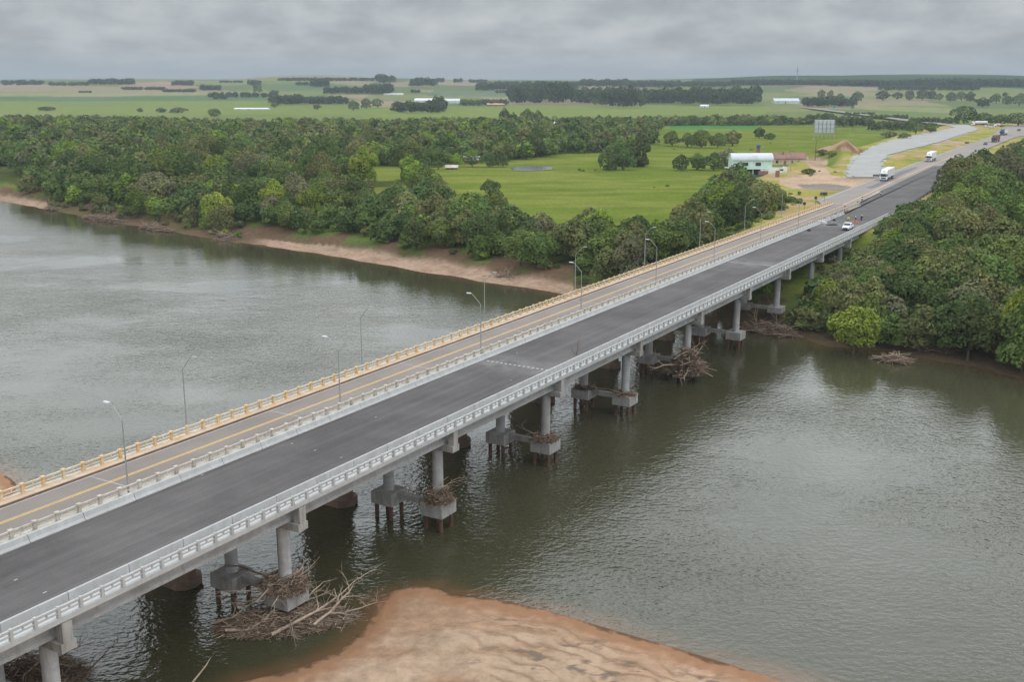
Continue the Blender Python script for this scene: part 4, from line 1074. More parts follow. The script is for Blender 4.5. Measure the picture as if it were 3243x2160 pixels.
    shed('low white shed on the green field left of the dark conifer row', 795, 347, 108, 6, M['wall_white'], M['wall_white'], 14)
    shed('long white greenhouse sheds behind the dark clump, left part', 1352, 323, 80, 12, M['wall_white'], M['wall_white'], 30)
    shed('long white greenhouse sheds behind the dark clump, right part', 1422, 326, 66, 14, M['roof_metal'], M['roof_metal'], 30)
    shed('orange roofed low building beside the eucalyptus grove', 1570, 335, 56, 9, M['roof_red'], surf('orange_roof', (.5,.3,.18), .2, .3), 20)
    shed('small white house under the right end of the eucalyptus grove', 2232, 339, 26, 8, M['wall_white'], M['wall_white'], 8)
    shed('pale grey roadside sheds at the far junction', 2492, 327, 80, 16, M['roof_metal'], M['roof_metal'], 20)
    shed('tiny pale farm buildings on the far hillside left of centre', 1245, 300, 60, 5, M['wall_white'], M['wall_white'], 30)
    # billboard seen from behind
    X, Y = P(2578, 428, 9); zg = gz(X, Y); q = FOC/(Y*CP+38*SP)
    r = empty('billboard', (X, Y, zg), .0); L = 63/q; H = 40/q; zb = 17/q
    MB().box(0, L, 0, .25, zb, zb+H).build('panel', M['roof_metal'], r)
    for i in range(6):
        MB().box(L*i/5-.25+.0, L*i/5+.25, -.5, -.05, -1, zb+H*.93).build('post', M['gal'], r)
    MB().box(0, L, -.2, -.04, zb+H*.3, zb+H*.33).build('rail', M['gal'], r); MB().box(0, L, -.2, -.04, zb+H*.66, zb+H*.69).build('rail', M['gal'], r)
    tag(r, 'large pale billboard seen from behind, standing in the field left of the gravel lane', 'billboard')
    # utility poles
    def pole(label, px, py, h, lampy=False, cross=False, pale=False, zz=None):
        X, Y, Z = hit(px/1.37767, py/1.37767)
        r = empty('utility_pole', (X, Y, Z-.3))
        MB().tube([(0,0,0),(0,0,h)], [.17,.11], 8).build('pole', M['conc_pier'] if pale else M['trunk'], r)
        if cross: MB().box(-1.1, 1.1, -.07, .07, h-.7, h-.55).build('crossarm', M['trunk'], r)
        if lampy:
            MB().tube([(0,0,h-.4),(-1.4,0,h+.1)], .05, 6).build('arm', M['gal'], r); MB().box(-2.0, -1.3, -.14, .14, h+.02, h+.16).build('lamp_head', M['hat'], r)
        tag(r, label, 'utility pole')
    pole('lamp pole standing alone in the dirt yard right of the long house', 2581, 508, 11, True)
    pole('thin grey pole left of the dirt yard beside the white wall', 2504, 541, 9, False, True, True)
    pole('pale pole in the grass behind the dirt yard near the curved roof house', 2502, 432, 9, False, False, True)
    pole('dark pole at the right edge of the billboard', 2647, 424, 14, False, True)
    pole('dark pole right of the billboard against the hedge', 2700, 412, 12, True, False)
    pole('pale pole in the meadow right of the round tree', 1722, 484, 7, False, False, True)
    pole('wooden pole with crossarm behind the pond in the meadow', 1865, 487, 9, False, True)
    pole('thin pole with white lamp in the bushes left of the gravel lane', 2798, 432, 9, True)
    pole('pale pole inside the hedge behind the long house', 2114, 395, 8, False, False, True)
    # telecom mast on the ridge
    X, Y, Z = hit(1832, 182.5); r = empty('radio_mast', (X, Y, Z)); q = ppm(X, Y, Z)
    MB().tube([(0,0,0),(0,0,30/q)], [1.4,.7], 4).build('mast', M['gal'], r); MB().tube([(0,0,18/q),(0,0,23/q)], 2.2, 6).build('antenna', M['gal'], r)
    tag(r, 'thin grey radio mast on the wooded ridge at the right', 'mast')
    # highway signs along the far road
    for i, (px, py, m, lab) in enumerate([(2641, 345, 'green_sign', 'green road sign panel beside the far road, by the junction sheds'), (2699, 347, 'green_sign', 'small green sign right of the large one on the far road'), (3062, 392, 'green_sign', 'blue green sign left of the white tank truck'), (3236, 399, 'roof_metal', 'pale sign panel at the right edge above the far bend')]):
        X, Y, Z = hit(px/1.37767, py/1.37767); q = FOC/(Y*CP+38*SP); r = empty('road_sign', (X, Y, Z))
        MB().box(-5/q, 5/q, 0, .15, 3/q, 10/q).build('panel', M[m], r); MB().tube([(-3/q,.1,-.2),(-3/q,.1,4/q)], .12, 6).build('post', M['gal'], r); MB().tube([(3/q,.1,-.2),(3/q,.1,4/q)], .12, 6).build('post', M['gal'], r)
        tag(r, lab, 'road sign')
    # pond
    pts = [(1003,389),(1012,386),(1045,384),(1085,383),(1100,386),(1098,389),(1080,392),(1040,394),(1010,393)]
    pts = [(a+0, b) for a, b in pts]
    sx = [(1173,385),(1190,382),(1225,381),(1262,382),(1272,385),(1268,389),(1240,392),(1205,393),(1180,391)]
    zz = max(gz(*D(a, b, 7.2)) for a, b in sx)+.12
    m, nt, b = mat('pond_water'); b.inputs['Base Color'].default_value = (.03,.03,.03,1); b.inputs['Roughness'].default_value = .22
    sheet('pond', [D(a, b2, zz) for a, b2 in sx], zz, m)
buildings()
# ================================================================== TREES
def crown_arrays(seed, R, H, base, nlobe, nleaf, ls, flat=.95, loose=.0, spike=False):
    """leaf-cluster quads (n,4,3) and per-leaf tint (n,3) of a crown of radius R, top H, underside base"""
    g = np.random.default_rng(seed)
    hc = (H+base)/2; hh = (H-base)/2
    lob = []
    for k in range(nlobe):
        a = g.uniform(0, 2*PI); u = math.sqrt(g.uniform(0, 1)); rr = u*R*.64
        zc = base+(H-base)*((.22+.12*g.uniform(-1, 1)) if k % 3 == 0 else (.40+.34*g.uniform(0, 1)*(1-.6*u*u)))
        if spike: rr *= .55; zc = base+(H-base)*g.uniform(.1, .92); 
        lr = R*g.uniform(.30, .50)*(1 if not spike else (1.15-.8*(zc-base)/(H-base)))
        lob.append((rr*math.cos(a), rr*math.sin(a), zc, lr, min(lr*flat*g.uniform(.9, 1.3), (H-zc)*1.02, (zc-base*.3)*1.1)))
    lob.append((0, 0, hc, R*.52, hh*.95))
    lob = np.array(lob); wts = lob[:, 3]**2; wts /= wts.sum()
    n = int(nleaf*1.9); L = g.choice(len(lob), n, p=wts)
    v = g.normal(size=(n, 3)); v /= np.linalg.norm(v, axis=1)[:, None]
    v[:, 2] = np.where(v[:, 2] < -.45, -v[:, 2]*.6, v[:, 2])
    shell = 1-np.abs(g.normal(0, .10+loose, n))
    Pn = lob[L, :3]+v*np.stack([lob[L, 3], lob[L, 3], lob[L, 4]], 1)*shell[:, None]
    # drop leaves buried in another lobe
    dmin = np.full(n, 9.)
    for q in lob:
        e = np.sqrt(((Pn[:, :2]-q[:2])**2).sum(1)/q[3]**2+((Pn[:, 2]-q[2])/q[4])**2); dmin = np.minimum(dmin, e)
    keep = np.nonzero(dmin > .80)[0][:nleaf]
    if len(keep) < nleaf*.6: keep = np.arange(min(n, nleaf))
    Pn = Pn[keep]; v = v[keep]; L = L[keep]; n = len(keep)
    nr = v+g.normal(0, .55, (n, 3)); nr[:, 2] += .25; nr /= np.linalg.norm(nr, axis=1)[:, None]
    t = g.normal(size=(n, 3)); t -= (t*nr).sum(1)[:, None]*nr; t /= np.linalg.norm(t, axis=1)[:, None]; bt = np.cross(nr, t)
    s = ls*g.uniform(.55, 1.35, n)[:, None]*.5; asp = g.uniform(.55, 1, n)[:, None]
    Q = np.stack([Pn-t*s-bt*s*asp*.5, Pn+t*s*.3-bt*s*asp+nr*s*.25, Pn+t*s+bt*s*asp*.4, Pn-t*s*.2+bt*s*asp-nr*s*.2], 1)
    lt = g.uniform(.82, 1.2, len(lob)); lw = g.uniform(.94, 1.08, len(lob))
    tint = (lt[L]*g.uniform(.84, 1.2, n))[:, None]*np.stack([lw[L]*g.uniform(.93, 1.08, n), np.ones(n), g.uniform(.85, 1.15, n)], 1)
    return Q, tint, lob
def quads_mesh(name, Q, tint, m):
    n = len(Q); F = np.arange(n*4).reshape(n, 4)
    return npmesh(name, Q.reshape(-1, 3), F, m, np.repeat(tint, 4, 0), 'tint', 'POINT')
def trunk_mesh(seed, lob, H, base, r0, m):
    g = random.Random(seed); mb = MB()
    mb.tube([(0,0,-.5),(g.uniform(-.15,.15),g.uniform(-.15,.15),base*.5),(0,0,base+.4*(H-base)),(0,0,base+.7*(H-base))], [r0, r0*.8, r0*.5, r0*.15], 7)
    for q in lob[:6]:
        z0 = base*g.uniform(.45, 1.0)
        mb.tube([(0,0,z0),(q[0]*.5,q[1]*.5,(z0+q[2])*.5+.3),(q[0],q[1],q[2]+q[4]*.5)], [r0*.45, r0*.3, r0*.1], 5)
    o = mb.build('trunk', m); me = o.data; bpy.data.objects.remove(o); return me

TONES = ['leaf_dark','leaf_mid','leaf_olive','leaf_bright','leaf_grey','leaf_yellow']
TONEW = {'leaf_dark':'dark green','leaf_mid':'mid green','leaf_olive':'dull olive','leaf_bright':'fresh bright green','leaf_grey':'greyish brown thin','leaf_yellow':'yellow green'}
VAR = []
for i in range(9):
    H = [8.5, 9.5, 7.5, 10, 8, 11, 6.5, 9, 7.2][i]; R = [4.6, 4.2, 4.4, 4.8, 3.7, 4.6, 3.9, 5.2, 3.4][i]
    base = H*[.08,.12,.06,.12,.08,.16,.04,.12,.05][i]
    Q, t, lob = crown_arrays(100+i, R, H, base, 13+i % 4, 3000, .50)
    Ql, tl, _ = crown_arrays(100+i, R, H, base, 13+i % 4, 950, .86)
    Qf, tf, _ = crown_arrays(100+i, R, H, base, 10, 330, 1.35)
    VAR.append(dict(H=H, R=R, hi=(Q, t), lo=(Ql, tl), far=(Qf, tf), lob=lob, trunk=trunk_mesh(i, lob, H, base, .24, M['trunk'])))
CR = {}
def crown_me(i, tone):
    if (i, tone) not in CR: CR[(i, tone)] = quads_mesh('crown', *VAR[i]['hi'], M[tone])
    return CR[(i, tone)]
def tree(x, y, z, i, tone, s, rz, label, group=None, cat='tree', name='tree', sz=1.0):
    r = bpy.data.objects.new(name, VAR[i]['trunk']) ; C.objects.link(r)
    r.name = name
    r.location = (x, y, z); r.rotation_euler = (0, 0, rz); r.scale = (s, s, s*sz)
    c = bpy.data.objects.new('crown', crown_me(i, tone)); C.objects.link(c); c.parent = r
    tag(r, label, cat, group); return r
def tree_e(x, y, z, i, tone, s, rz, label, group=None, cat='tree', name='tree', sz=1.0):
    r = empty(name, (x, y, z), rz); r.scale = (s, s, s*sz)
    for nm, me in (('crown', crown_me(i, tone)), ('trunk', VAR[i]['trunk'])):
        o = bpy.data.objects.new(nm, me); C.objects.link(o); o.parent = r
    tag(r, label, cat, group); return r

class Mass:
    """many crowns far off, written into one mesh"""
    def __init__(s): s.q = []; s.t = []
    def add(s, arr, x, y, z, sc, rz, tint, sz=1.0):
        Q, t = arr; c, sn_ = math.cos(rz), math.sin(rz)
        R = np.array([[c, sn_, 0], [-sn_, c, 0], [0, 0, 1]])
        s.q.append((Q@R)*np.array([sc, sc, sc*sz])+np.array([x, y, z])); s.t.append(t*np.asarray(tint))
    def build(s, name, m=None, label=None, cat='woodland'):
        if not s.q: return
        me = quads_mesh(name, np.concatenate(s.q), np.concatenate(s.t), m or M['leaf_any'])
        o = bpy.data.objects.new(name, me); C.objects.link(o); o['kind'] = 'stuff'
        if label: tag(o, label, cat)
        return o
LA = np.array([.112,.142,.050])
TCOL = {'leaf_dark':(.074,.108,.036),'leaf_mid':(.104,.146,.040),'leaf_olive':(.138,.148,.056),'leaf_bright':(.160,.222,.036),'leaf_grey':(.142,.148,.076),'leaf_yellow':(.175,.215,.034)}
def tone_tint(t, g): return np.array(TCOL[t])/LA*g.uniform(.8, 1.2)

def forest():
    g = np.random.default_rng(11)
    cand = []
    def scatter(xr, yr, step, polys, holes, dmin):
        xs = np.arange(xr[0], xr[1], step); ys = np.arange(yr[0], yr[1], step)
        X, Y = np.meshgrid(xs, ys); X = X.ravel()+g.uniform(-.42, .42, X.size)*step; Y = Y.ravel()+g.uniform(-.42, .42, Y.size)*step
        ok = (Y > 60) & (np.abs(X) < Y*.62+60)
        X, Y = X[ok], Y[ok]
        z, d, near = terr(X, Y)
        sc = np.where(g.uniform(size=len(X)) < .3, g.uniform(1.15, 1.6, len(X)), g.uniform(.68, 1.15, len(X))); iv = g.integers(0, len(VAR), len(X))
        sc = np.where(d < 18, np.minimum(sc, 1.15), sc)
        top = np.array([VAR[i]['H'] for i in iv])*sc
        px, py = proj(X, Y, z+top*.96); bx, by = proj(X, Y, z+.5); mx_, my_ = proj(X, Y, z+top*.6)
        bch = inpoly(bx, by, [(540,500),(1330,600),(1330,760),(540,620)])
        ok = (d > dmin+2*g.uniform(0, 1, len(X))+3.5*bch) & ~(near & (Y < 260)) & inpoly(px, py, polys) & inpoly(bx, by, polys)
        for h in holes: ok &= ~(inpoly(px, py, h) | inpoly(bx, by, h) | inpoly(mx_, my_, h))
        ok &= ~inpoly(X, Y, ROADAREA)
        s, n = SN(X, Y)
        ok &= ~((n > 55) & (n < 92) & (s < 345))
        # sight lines over the decks stay clear as in the photo
        for k in np.nonzero(ok)[0]: cand.append((X[k], Y[k], z[k], sc[k], iv[k], top[k], px[k], py[k], d[k], s[k], n[k]))
    scatter((-420, 240), (170, 480), 6.6, WOODS, WOODS_HOLES, 7.5)
    scatter((-700, 420), (480, 1150), 7.6, WOODS, WOODS_HOLES, 13.5)
    scatter((30, 420), (110, 480), 5.4, WOODS_R, WOODS_R_HOLES, .3)
    scatter((100, 560), (480, 900), 7.6, WOODS_R, WOODS_R_HOLES, 5)
    # keep a clear strip in front of both decks
    out = []
    for c in cand:
        s, n, top, z = c[9], c[10], c[5], c[2]
        if n >= 92 and n < 97 and s < 330 and z+top > DECK-1: continue
        if n <= 57 and s < 300:
            if s < 206 and n > 50: continue
            lim = DECK-.9+(max(0, 46-n)*.35) if s < 238 else DECK+.2+(s-238)*.10+(max(0, 52-n)*.35)
            if z+top > lim and n > 25:
                k_ = (lim-z)/top
                if k_ < .22: continue
                c = (*c[:3], c[3]*k_, c[4], top*k_, *c[6:])
        out.append(c)
    cand = out
    P_ = {'L': ([.25,.32,.26,.10,.07,.006]), 'R': ([.29,.29,.24,.12,.06,.004])}
    items = []
    for c in cand:
        X, Y = c[0], c[1]; side = 'R' if c[10] < 58 else 'L'
        p = np.array(P_[side]); q = vn(X/22, Y/22, 91); p = p*np.array([1.5 if q < .4 else .8, 1, 1.2 if q > .5 else .7, 2.0 if q > .62 else .7, 1.6 if vn(X/35, Y/35, 93) > .6 else .5, 1]); p /= p.sum()
        t = TONES[g.choice(6, p=p)]
        items.append((math.hypot(X, Y), c, side, t))
    items.sort(key=lambda a: a[0])
    # the 300 that show largest are things of their own
    vis = [k for k, a in enumerate(items) if -30 < a[1][6] < 2384 and a[1][7] < 1100]
    big = set(sorted(vis, key=lambda k: items[k][0]/items[k][1][5])[:285])
    reg = lambda px, py, side, d, Y: (('at the water edge right of the new bridge' if d < 26 else 'inside the wood right of the new bridge') if side == 'R' else ('on the far bank between sand beach and meadow' if px > 760 else 'on the far bank at the left of the photo'))
    far = Mass(); mid = Mass()
    for k, (r, c, side, t) in enumerate(items):
        X, Y, z, sc, iv, top, px, py, d, s, n = c; rz = g.uniform(0, 2*PI); iv = int(iv)
        if k in big:
            rg = reg(px, py, side, d, Y)
            sizew = 'large' if sc > 1.08 else 'small' if sc < .88 else 'medium'
            lab = f"{sizew} {TONEW[t]} tree {rg}"
            tree_e(X, Y, z, iv, t, sc, rz, lab, f"{sizew} {TONEW[t]} trees {rg}", sz=g.uniform(.9, 1.15))
        elif r < 560: mid.add(VAR[iv]['lo'], X, Y, z, sc, rz, tone_tint(t, g), g.uniform(.85, 1.15))
        else: far.add(VAR[iv]['far'], X, Y, z, sc, rz, tone_tint(t, g), g.uniform(.8, 1.15))
    print('trees', len(items), 'individual', len(big), 'mid', len(mid.q), 'far', len(far.q))
    w = Mass(); w.q = mid.q+far.q; w.t = mid.t+far.t
    w.build('woodland', label='continuous mixed green woodland behind the nearer riverside trees')
forest()

def special_trees():
    g = np.random.default_rng(5)
    for i, (s_, n_, h_) in enumerate([(214,50,7),(219,44,8.5),(225,52,6),(231,47,8.5),(238,53,5.8),(243,46,9),(249,51,7.5),(256,53,7),(260,46,10),(266,51,8.5),(273,54,7.5),(279,48,10),(284,54,7),(291,52,8.5),(297,56,5.5),(224,38,9),(236,38,10.5)]):
        X, Y = W(s_, n_); z = gz(X, Y); v = VAR[i % 9]; top = min(h_, (DECK-1.2+max(0, 50-n_)*.3 if s_ < 240 else DECK+.2+(s_-240)*.11)-z)
        if top < 2: continue
        sc = max(top/v['H'], .62)*1.0; tn = ['leaf_mid', 'leaf_olive', 'leaf_dark'][i % 3]
        tree_e(X, Y, z-.2, i % 9, tn, sc, i*1.3, TONEW[tn]+' tree crowding the right side of the new bridge near its far end', TONEW[tn]+' trees crowding the far end of the new bridge', sz=top/v['H']/sc)
    def at_px(px, py): return hit(px, py)
    # name, display px of the base, crown width px, height px
    def one(px, py, wpx, hpx, tone, label, var=0, group=None, zoff=0):
        X, Y, Z = hit(px, py); q = ppm(X, Y, Z); v = VAR[var]
        s = wpx/q/(2*v['R']); return tree_e(X, Y, Z+zoff, var, tone, s, g.uniform(0, 6), label, group, sz=(hpx/q)/(v['H']*s*1.04))
    X, Y = D(1962, 800, 1.2)
    tree_e(X, Y, .6, 7, 'leaf_yellow', .98, 1.0, 'round yellow green tree leaning over the water on the right bank', sz=.98)
    X, Y = D(2385, 850, 1.0)
    tree_e(X, Y, .8, 3, 'leaf_yellow', 1.3, 2.0, 'tall yellow green tree cut by the right edge of the photo', sz=1.3)
    one(1210, 366, 46, 40, 'leaf_dark', 'lone round dark tree left of the middle of the meadow', 7)
    for i, (px, py, w, h, t, lab) in enumerate([(1398, 391, 62, 66, 'leaf_dark', 'leftmost tree of the big round clump in the meadow'), (1432, 391, 60, 78, 'leaf_dark', 'front middle tree of the big round clump in the meadow'), (1466, 383, 64, 76, 'leaf_dark', 'rightmost tree of the big round clump in the meadow'), (1424, 380, 64, 68, 'leaf_mid', 'hidden back tree of the big round clump in the meadow')]):
        one(px, py, w, h, t, lab, [6, 0, 8, 2][i], zoff=-1)
    one(1126, 454, 52, 46, 'leaf_dark', 'dark round tree sticking out into the meadow from the riverside wood', 0)
    one(1566, 392, 42, 40, 'leaf_dark', 'dark bushy tree at the left end of the hedge left of the mint house', 6)
    one(1602, 390, 46, 42, 'leaf_mid', 'mid green bushy tree in the middle of the hedge left of the mint house', 8)
    one(1640, 392, 48, 44, 'leaf_dark', 'dark bushy tree of the hedge nearest the mint house', 2)
    one(1672, 388, 56, 50, 'leaf_grey', 'greyish tree covering the left corner of the mint house', 4)
    for i, (px, py, w, h) in enumerate([(1545, 336, 48, 40), (1580, 338, 46, 36), (1612, 340, 50, 44), (1650, 340, 44, 38), (1684, 336, 44, 40)]):
        one(px, py, w, h, ['leaf_mid', 'leaf_dark', 'leaf_mid', 'leaf_dark', 'leaf_olive'][i], ['first', 'second', 'third', 'fourth', 'fifth'][i]+' tree from the left in the clump behind the big meadow trees', i)
    one(1745, 318, 30, 28, 'leaf_dark', 'dark tree in the field above the mint house, left of a smaller bush', 4)
    one(1770, 320, 30, 16, 'leaf_mid', 'low bush in the field above the mint house', 6)
    for i, (px, py, w, h, t) in enumerate([(1050, 385, 32, 36, 'leaf_bright'), (1085, 384, 40, 34, 'leaf_mid'), (1125, 384, 44, 36, 'leaf_dark'), (1156, 384, 30, 30, 'leaf_dark'), (972, 391, 26, 22, 'leaf_grey'), (1008, 390, 34, 24, 'leaf_dark')]):
        one(px, py, w, h, t, ['bright green tree left of the grey roofed farmhouse', 'mid green tree behind the grey roofed farmhouse', 'dark tree right of the grey roofed farmhouse', 'small dark tree rightmost in the farmyard', 'small silvery bush leftmost in the farmyard', 'dark low tree beside the low brick shed'][i], i)
    # single trees of the plain
    one(107, 254, 40, 11, 'leaf_dark', 'dark scrub patch alone on the green field at the far left', 6)
    one(322, 257, 14, 10, 'leaf_dark', 'tiny round bush on the field left of two low clumps', 6)
    one(370, 258, 30, 12, 'leaf_dark', 'low dark clump on the field, left of a wider grey clump', 6)
    one(410, 259, 44, 14, 'leaf_grey', 'wide grey clump on the field edge at the left', 6)
    one(493, 268, 36, 20, 'leaf_mid', 'round tree standing on the wood edge below the white shed', 2)
    one(730, 252, 22, 15, 'leaf_olive', 'pale round tree alone on the green field right of the white shed', 0)
    one(632, 248, 18, 15, 'leaf_mid', 'small tree at the right end of the white shed', 0)
    for i, (px, py, w, h) in enumerate([(1160, 286, 28, 42), (1180, 286, 20, 30), (1213, 286, 34, 40), (1236, 286, 26, 36)]):
        one(px, py, w, h, ['leaf_dark', 'leaf_dark', 'leaf_mid', 'leaf_dark'][i], ['slim tall tree leftmost', 'shorter tree second', 'broad tall tree third', 'tall tree rightmost'][i]+' in the small stand rising above the middle wood', [4, 4, 3, 5][i])
    for i, (px, py, w, h) in enumerate([(812, 254, 34, 26), (842, 250, 34, 26), (868, 248, 30, 24), (596, 215, 16, 26), (586, 214, 8, 30)]):
        one(px, py, w, h, 'leaf_dark', ['round dark tree first in the trio right of the long conifer row', 'second round dark tree right of the long conifer row', 'third round dark tree right of the long conifer row', 'round tree on the far plain with a narrow top beside it', 'narrow pointed tree on the far plain'][i], [0, 3, 7, 5, 4][i])
    # row of separate tall trees on the right plain
    row = [(2030, 231, 40, 27), (2062, 229, 26, 20), (2090, 230, 26, 24), (2120, 230, 40, 27), (2141, 230, 22, 26), (2159, 232, 20, 20), (2186, 233, 24, 24), (2210, 232, 26, 24), (2230, 233, 24, 25),
           (1984-15, 235, 32, 28), (1932, 232, 20, 20), (1910, 226, 18, 20), (1888, 224, 22, 20), (2258, 246, 40, 24), (2290, 238, 30, 26), (2316, 240, 26, 22), (2342, 245, 34, 34), (2310, 222, 14, 12)]
    order = ['first', 'second', 'third', 'fourth', 'fifth', 'sixth', 'seventh', 'eighth', 'ninth']
    for i, (px, py, w, h) in enumerate(row):
        lab = order[i]+' tall dark tree from the left in the row across the right plain' if i < 9 else ['dark tree closing the grove above the far road', 'thin tree beside the grove above the far road', 'tall thin tree over the grove above the far road', 'bushy tall tree over the grove above the far road', 'broad dark tree where the right plain meets the wood', 'dark tree behind the broad one at the right plain', 'small dark tree near the right edge of the plain', 'dark tree cut by the right edge of the plain', 'tiny tree with flat top standing on the far right field'][i-9]
        one(px, py, w, h, 'leaf_dark', lab, i % 9)
    for i, (px, py, w, h, lab) in enumerate([(2215, 284, 70, 44, 'big dark rounded tree beside the far bend of the road'), (2260, 286, 60, 30, 'dark tree right of the big rounded one at the far bend'), (2300, 288, 60, 28, 'dark bushy tree above the flatbed truck'), (2340, 290, 60, 34, 'dark tree at the right edge above the far bend')]):
        one(px, py, w, h, 'leaf_dark', lab, [7, 3, 0, 7][i])
    one(2105, 308, 46, 34, 'leaf_dark', 'dark round tree at the right end of the hedge beside the gravel lane', 7)
    one(2140, 304, 40, 24, 'leaf_mid', 'loose green tree at the very end of the hedge beside the gravel lane', 2)
    one(2045, 316, 40, 16, 'leaf_grey', 'dark thorny bush in the grass left of the gravel lane', 6)
    one(2078, 318, 30, 14, 'leaf_mid', 'low green bush nearest the gravel lane edge', 6)
    one(1912, 358, 34, 14, 'leaf_bright', 'yellow flowering bush at the foot of the dirt mound', 6)
    one(1890, 356, 30, 14, 'leaf_dark', 'dark bush between the long house and the mound', 6)
    one(1860, 400, 36, 14, 'leaf_dark', 'dark bush on the grass between white wall and dirt track', 6)
    # groves and rows, trees one cannot tell apart
    def grove(label, segs, tint, name='grove', var=(0, 3, 5), cat='grove'):
        m = Mass()
        for (xa, xb, yb, yt, st) in segs:
            n = max(3, int((xb-xa)/st))
            for rowk in range(3):
                for k in range(n):
                    px = xa+(xb-xa)*(k+g.uniform(.1, .9))/n; py = yb-rowk*(yb-yt)*.10-.4*g.uniform(0, 1)
                    X, Y, Z = hit(px, py); q = ppm(X, Y, Z); v = VAR[int(g.choice(var))]; h = (py-yt)/q*g.uniform(.9, 1.3); s = h/v['H']
                    s2 = min(s, st*2.8/q/(2*v['R'])) if st < 30 else s
                    m.add(v['far'] if (xb-xa) > 60 or yb < 215 else v['lo'], X, Y, Z-.5, s2, g.uniform(0, 6), np.array(tint)*g.uniform(.85, 1.15), s/s2)
        m.build(name, label=label, cat=cat)
    dk = np.array((.055,.080,.035))/LA; md = np.array((.08,.11,.045))/LA
    grove('long dark straight conifer row on the green plain left of centre', [(622, 700, 241, 219, 7), (700, 796, 240, 222, 7)], dk)
    grove('dense dark clump in front of the white greenhouses', [(905, 1020, 260, 234, 12), (985, 1020, 256, 226, 12)], dk)
    grove('low dark tree line left of the orange roofed building', [(1057, 1165, 243, 228, 9)], md)
    grove('tall dark eucalyptus grove behind the meadow, centre of the photo', [(1170, 1240, 240, 203, 10), (1230, 1312, 240, 194, 10)], dk)
    grove('open line of slim eucalyptus trees joining two groves', [(1312, 1385, 240, 205, 11)], md, var=(4, 5))
    grove('second dark eucalyptus grove with rounded top', [(1378, 1470, 248, 203, 12)], dk)
    grove('long loose eucalyptus wood right of the rounded grove', [(1480, 1590, 240, 206, 11), (1590, 1745, 242, 203, 11)], dk)
    grove('dark tree grove along the far road below the tall thin trees', [(1845, 1962, 246, 224, 10)], dk)
    grove('hedge line running under the far road', [(1910, 2000, 292, 268, 12), (2000, 2100, 300, 278, 12), (1850, 1920, 284, 262, 12), (2000, 2090, 274, 263, 10), (2090, 2200, 285, 270, 10), (1940, 2010, 266, 257, 9)], md, name='hedge', cat='hedge')
    grove('far blue hazy tree rows and copses on the horizon hills at the left', [(6, 100, 196, 184, 7), (112, 206, 197, 188, 7), (205, 310, 195, 181, 7), (280, 380, 207, 199, 7), (397, 445, 197, 185, 6), (376, 450, 212, 204, 6), (462, 508, 208, 195, 6), (480, 625, 224, 212, 9), (488, 520, 229, 215, 9), (505, 560, 190, 184, 6), (180, 210, 213, 208, 5)], dk, name='copse')
    grove('hazy copses on the middle hills of the horizon', [(716, 755, 200, 180, 7), (840, 900, 217, 193, 9), (745, 835, 216, 200, 9), (866, 905, 192, 172, 8), (945, 1002, 199, 180, 8), (1003, 1020, 189, 179, 6), (1043, 1062, 190, 180, 6), (1078, 1120, 190, 182, 6), (640, 860, 186, 178, 6), (680, 710, 196, 188, 6), (570, 600, 196, 184, 7), (945, 966, 213, 205, 6), (620, 640, 218, 208, 7)], dk, name='copse')
    grove('long hazy blue wood on the horizon in the centre', [(1097, 1180, 208, 190, 7), (1140, 1260, 206, 188, 7), (1255, 1330, 202, 188, 7), (1335, 1445, 200, 183, 7), (1440, 1560, 202, 186, 7), (1560, 1680, 200, 187, 7), (1140, 1162, 214, 207, 5)], dk, name='copse')
    grove('dark hazy wood capping the long ridge at the right', [(1680, 1900, 196, 183, 6), (1900, 2100, 198, 184, 6), (2100, 2354, 200, 182, 6), (2020, 2250, 208, 196, 8)], dk, name='copse')
special_trees()

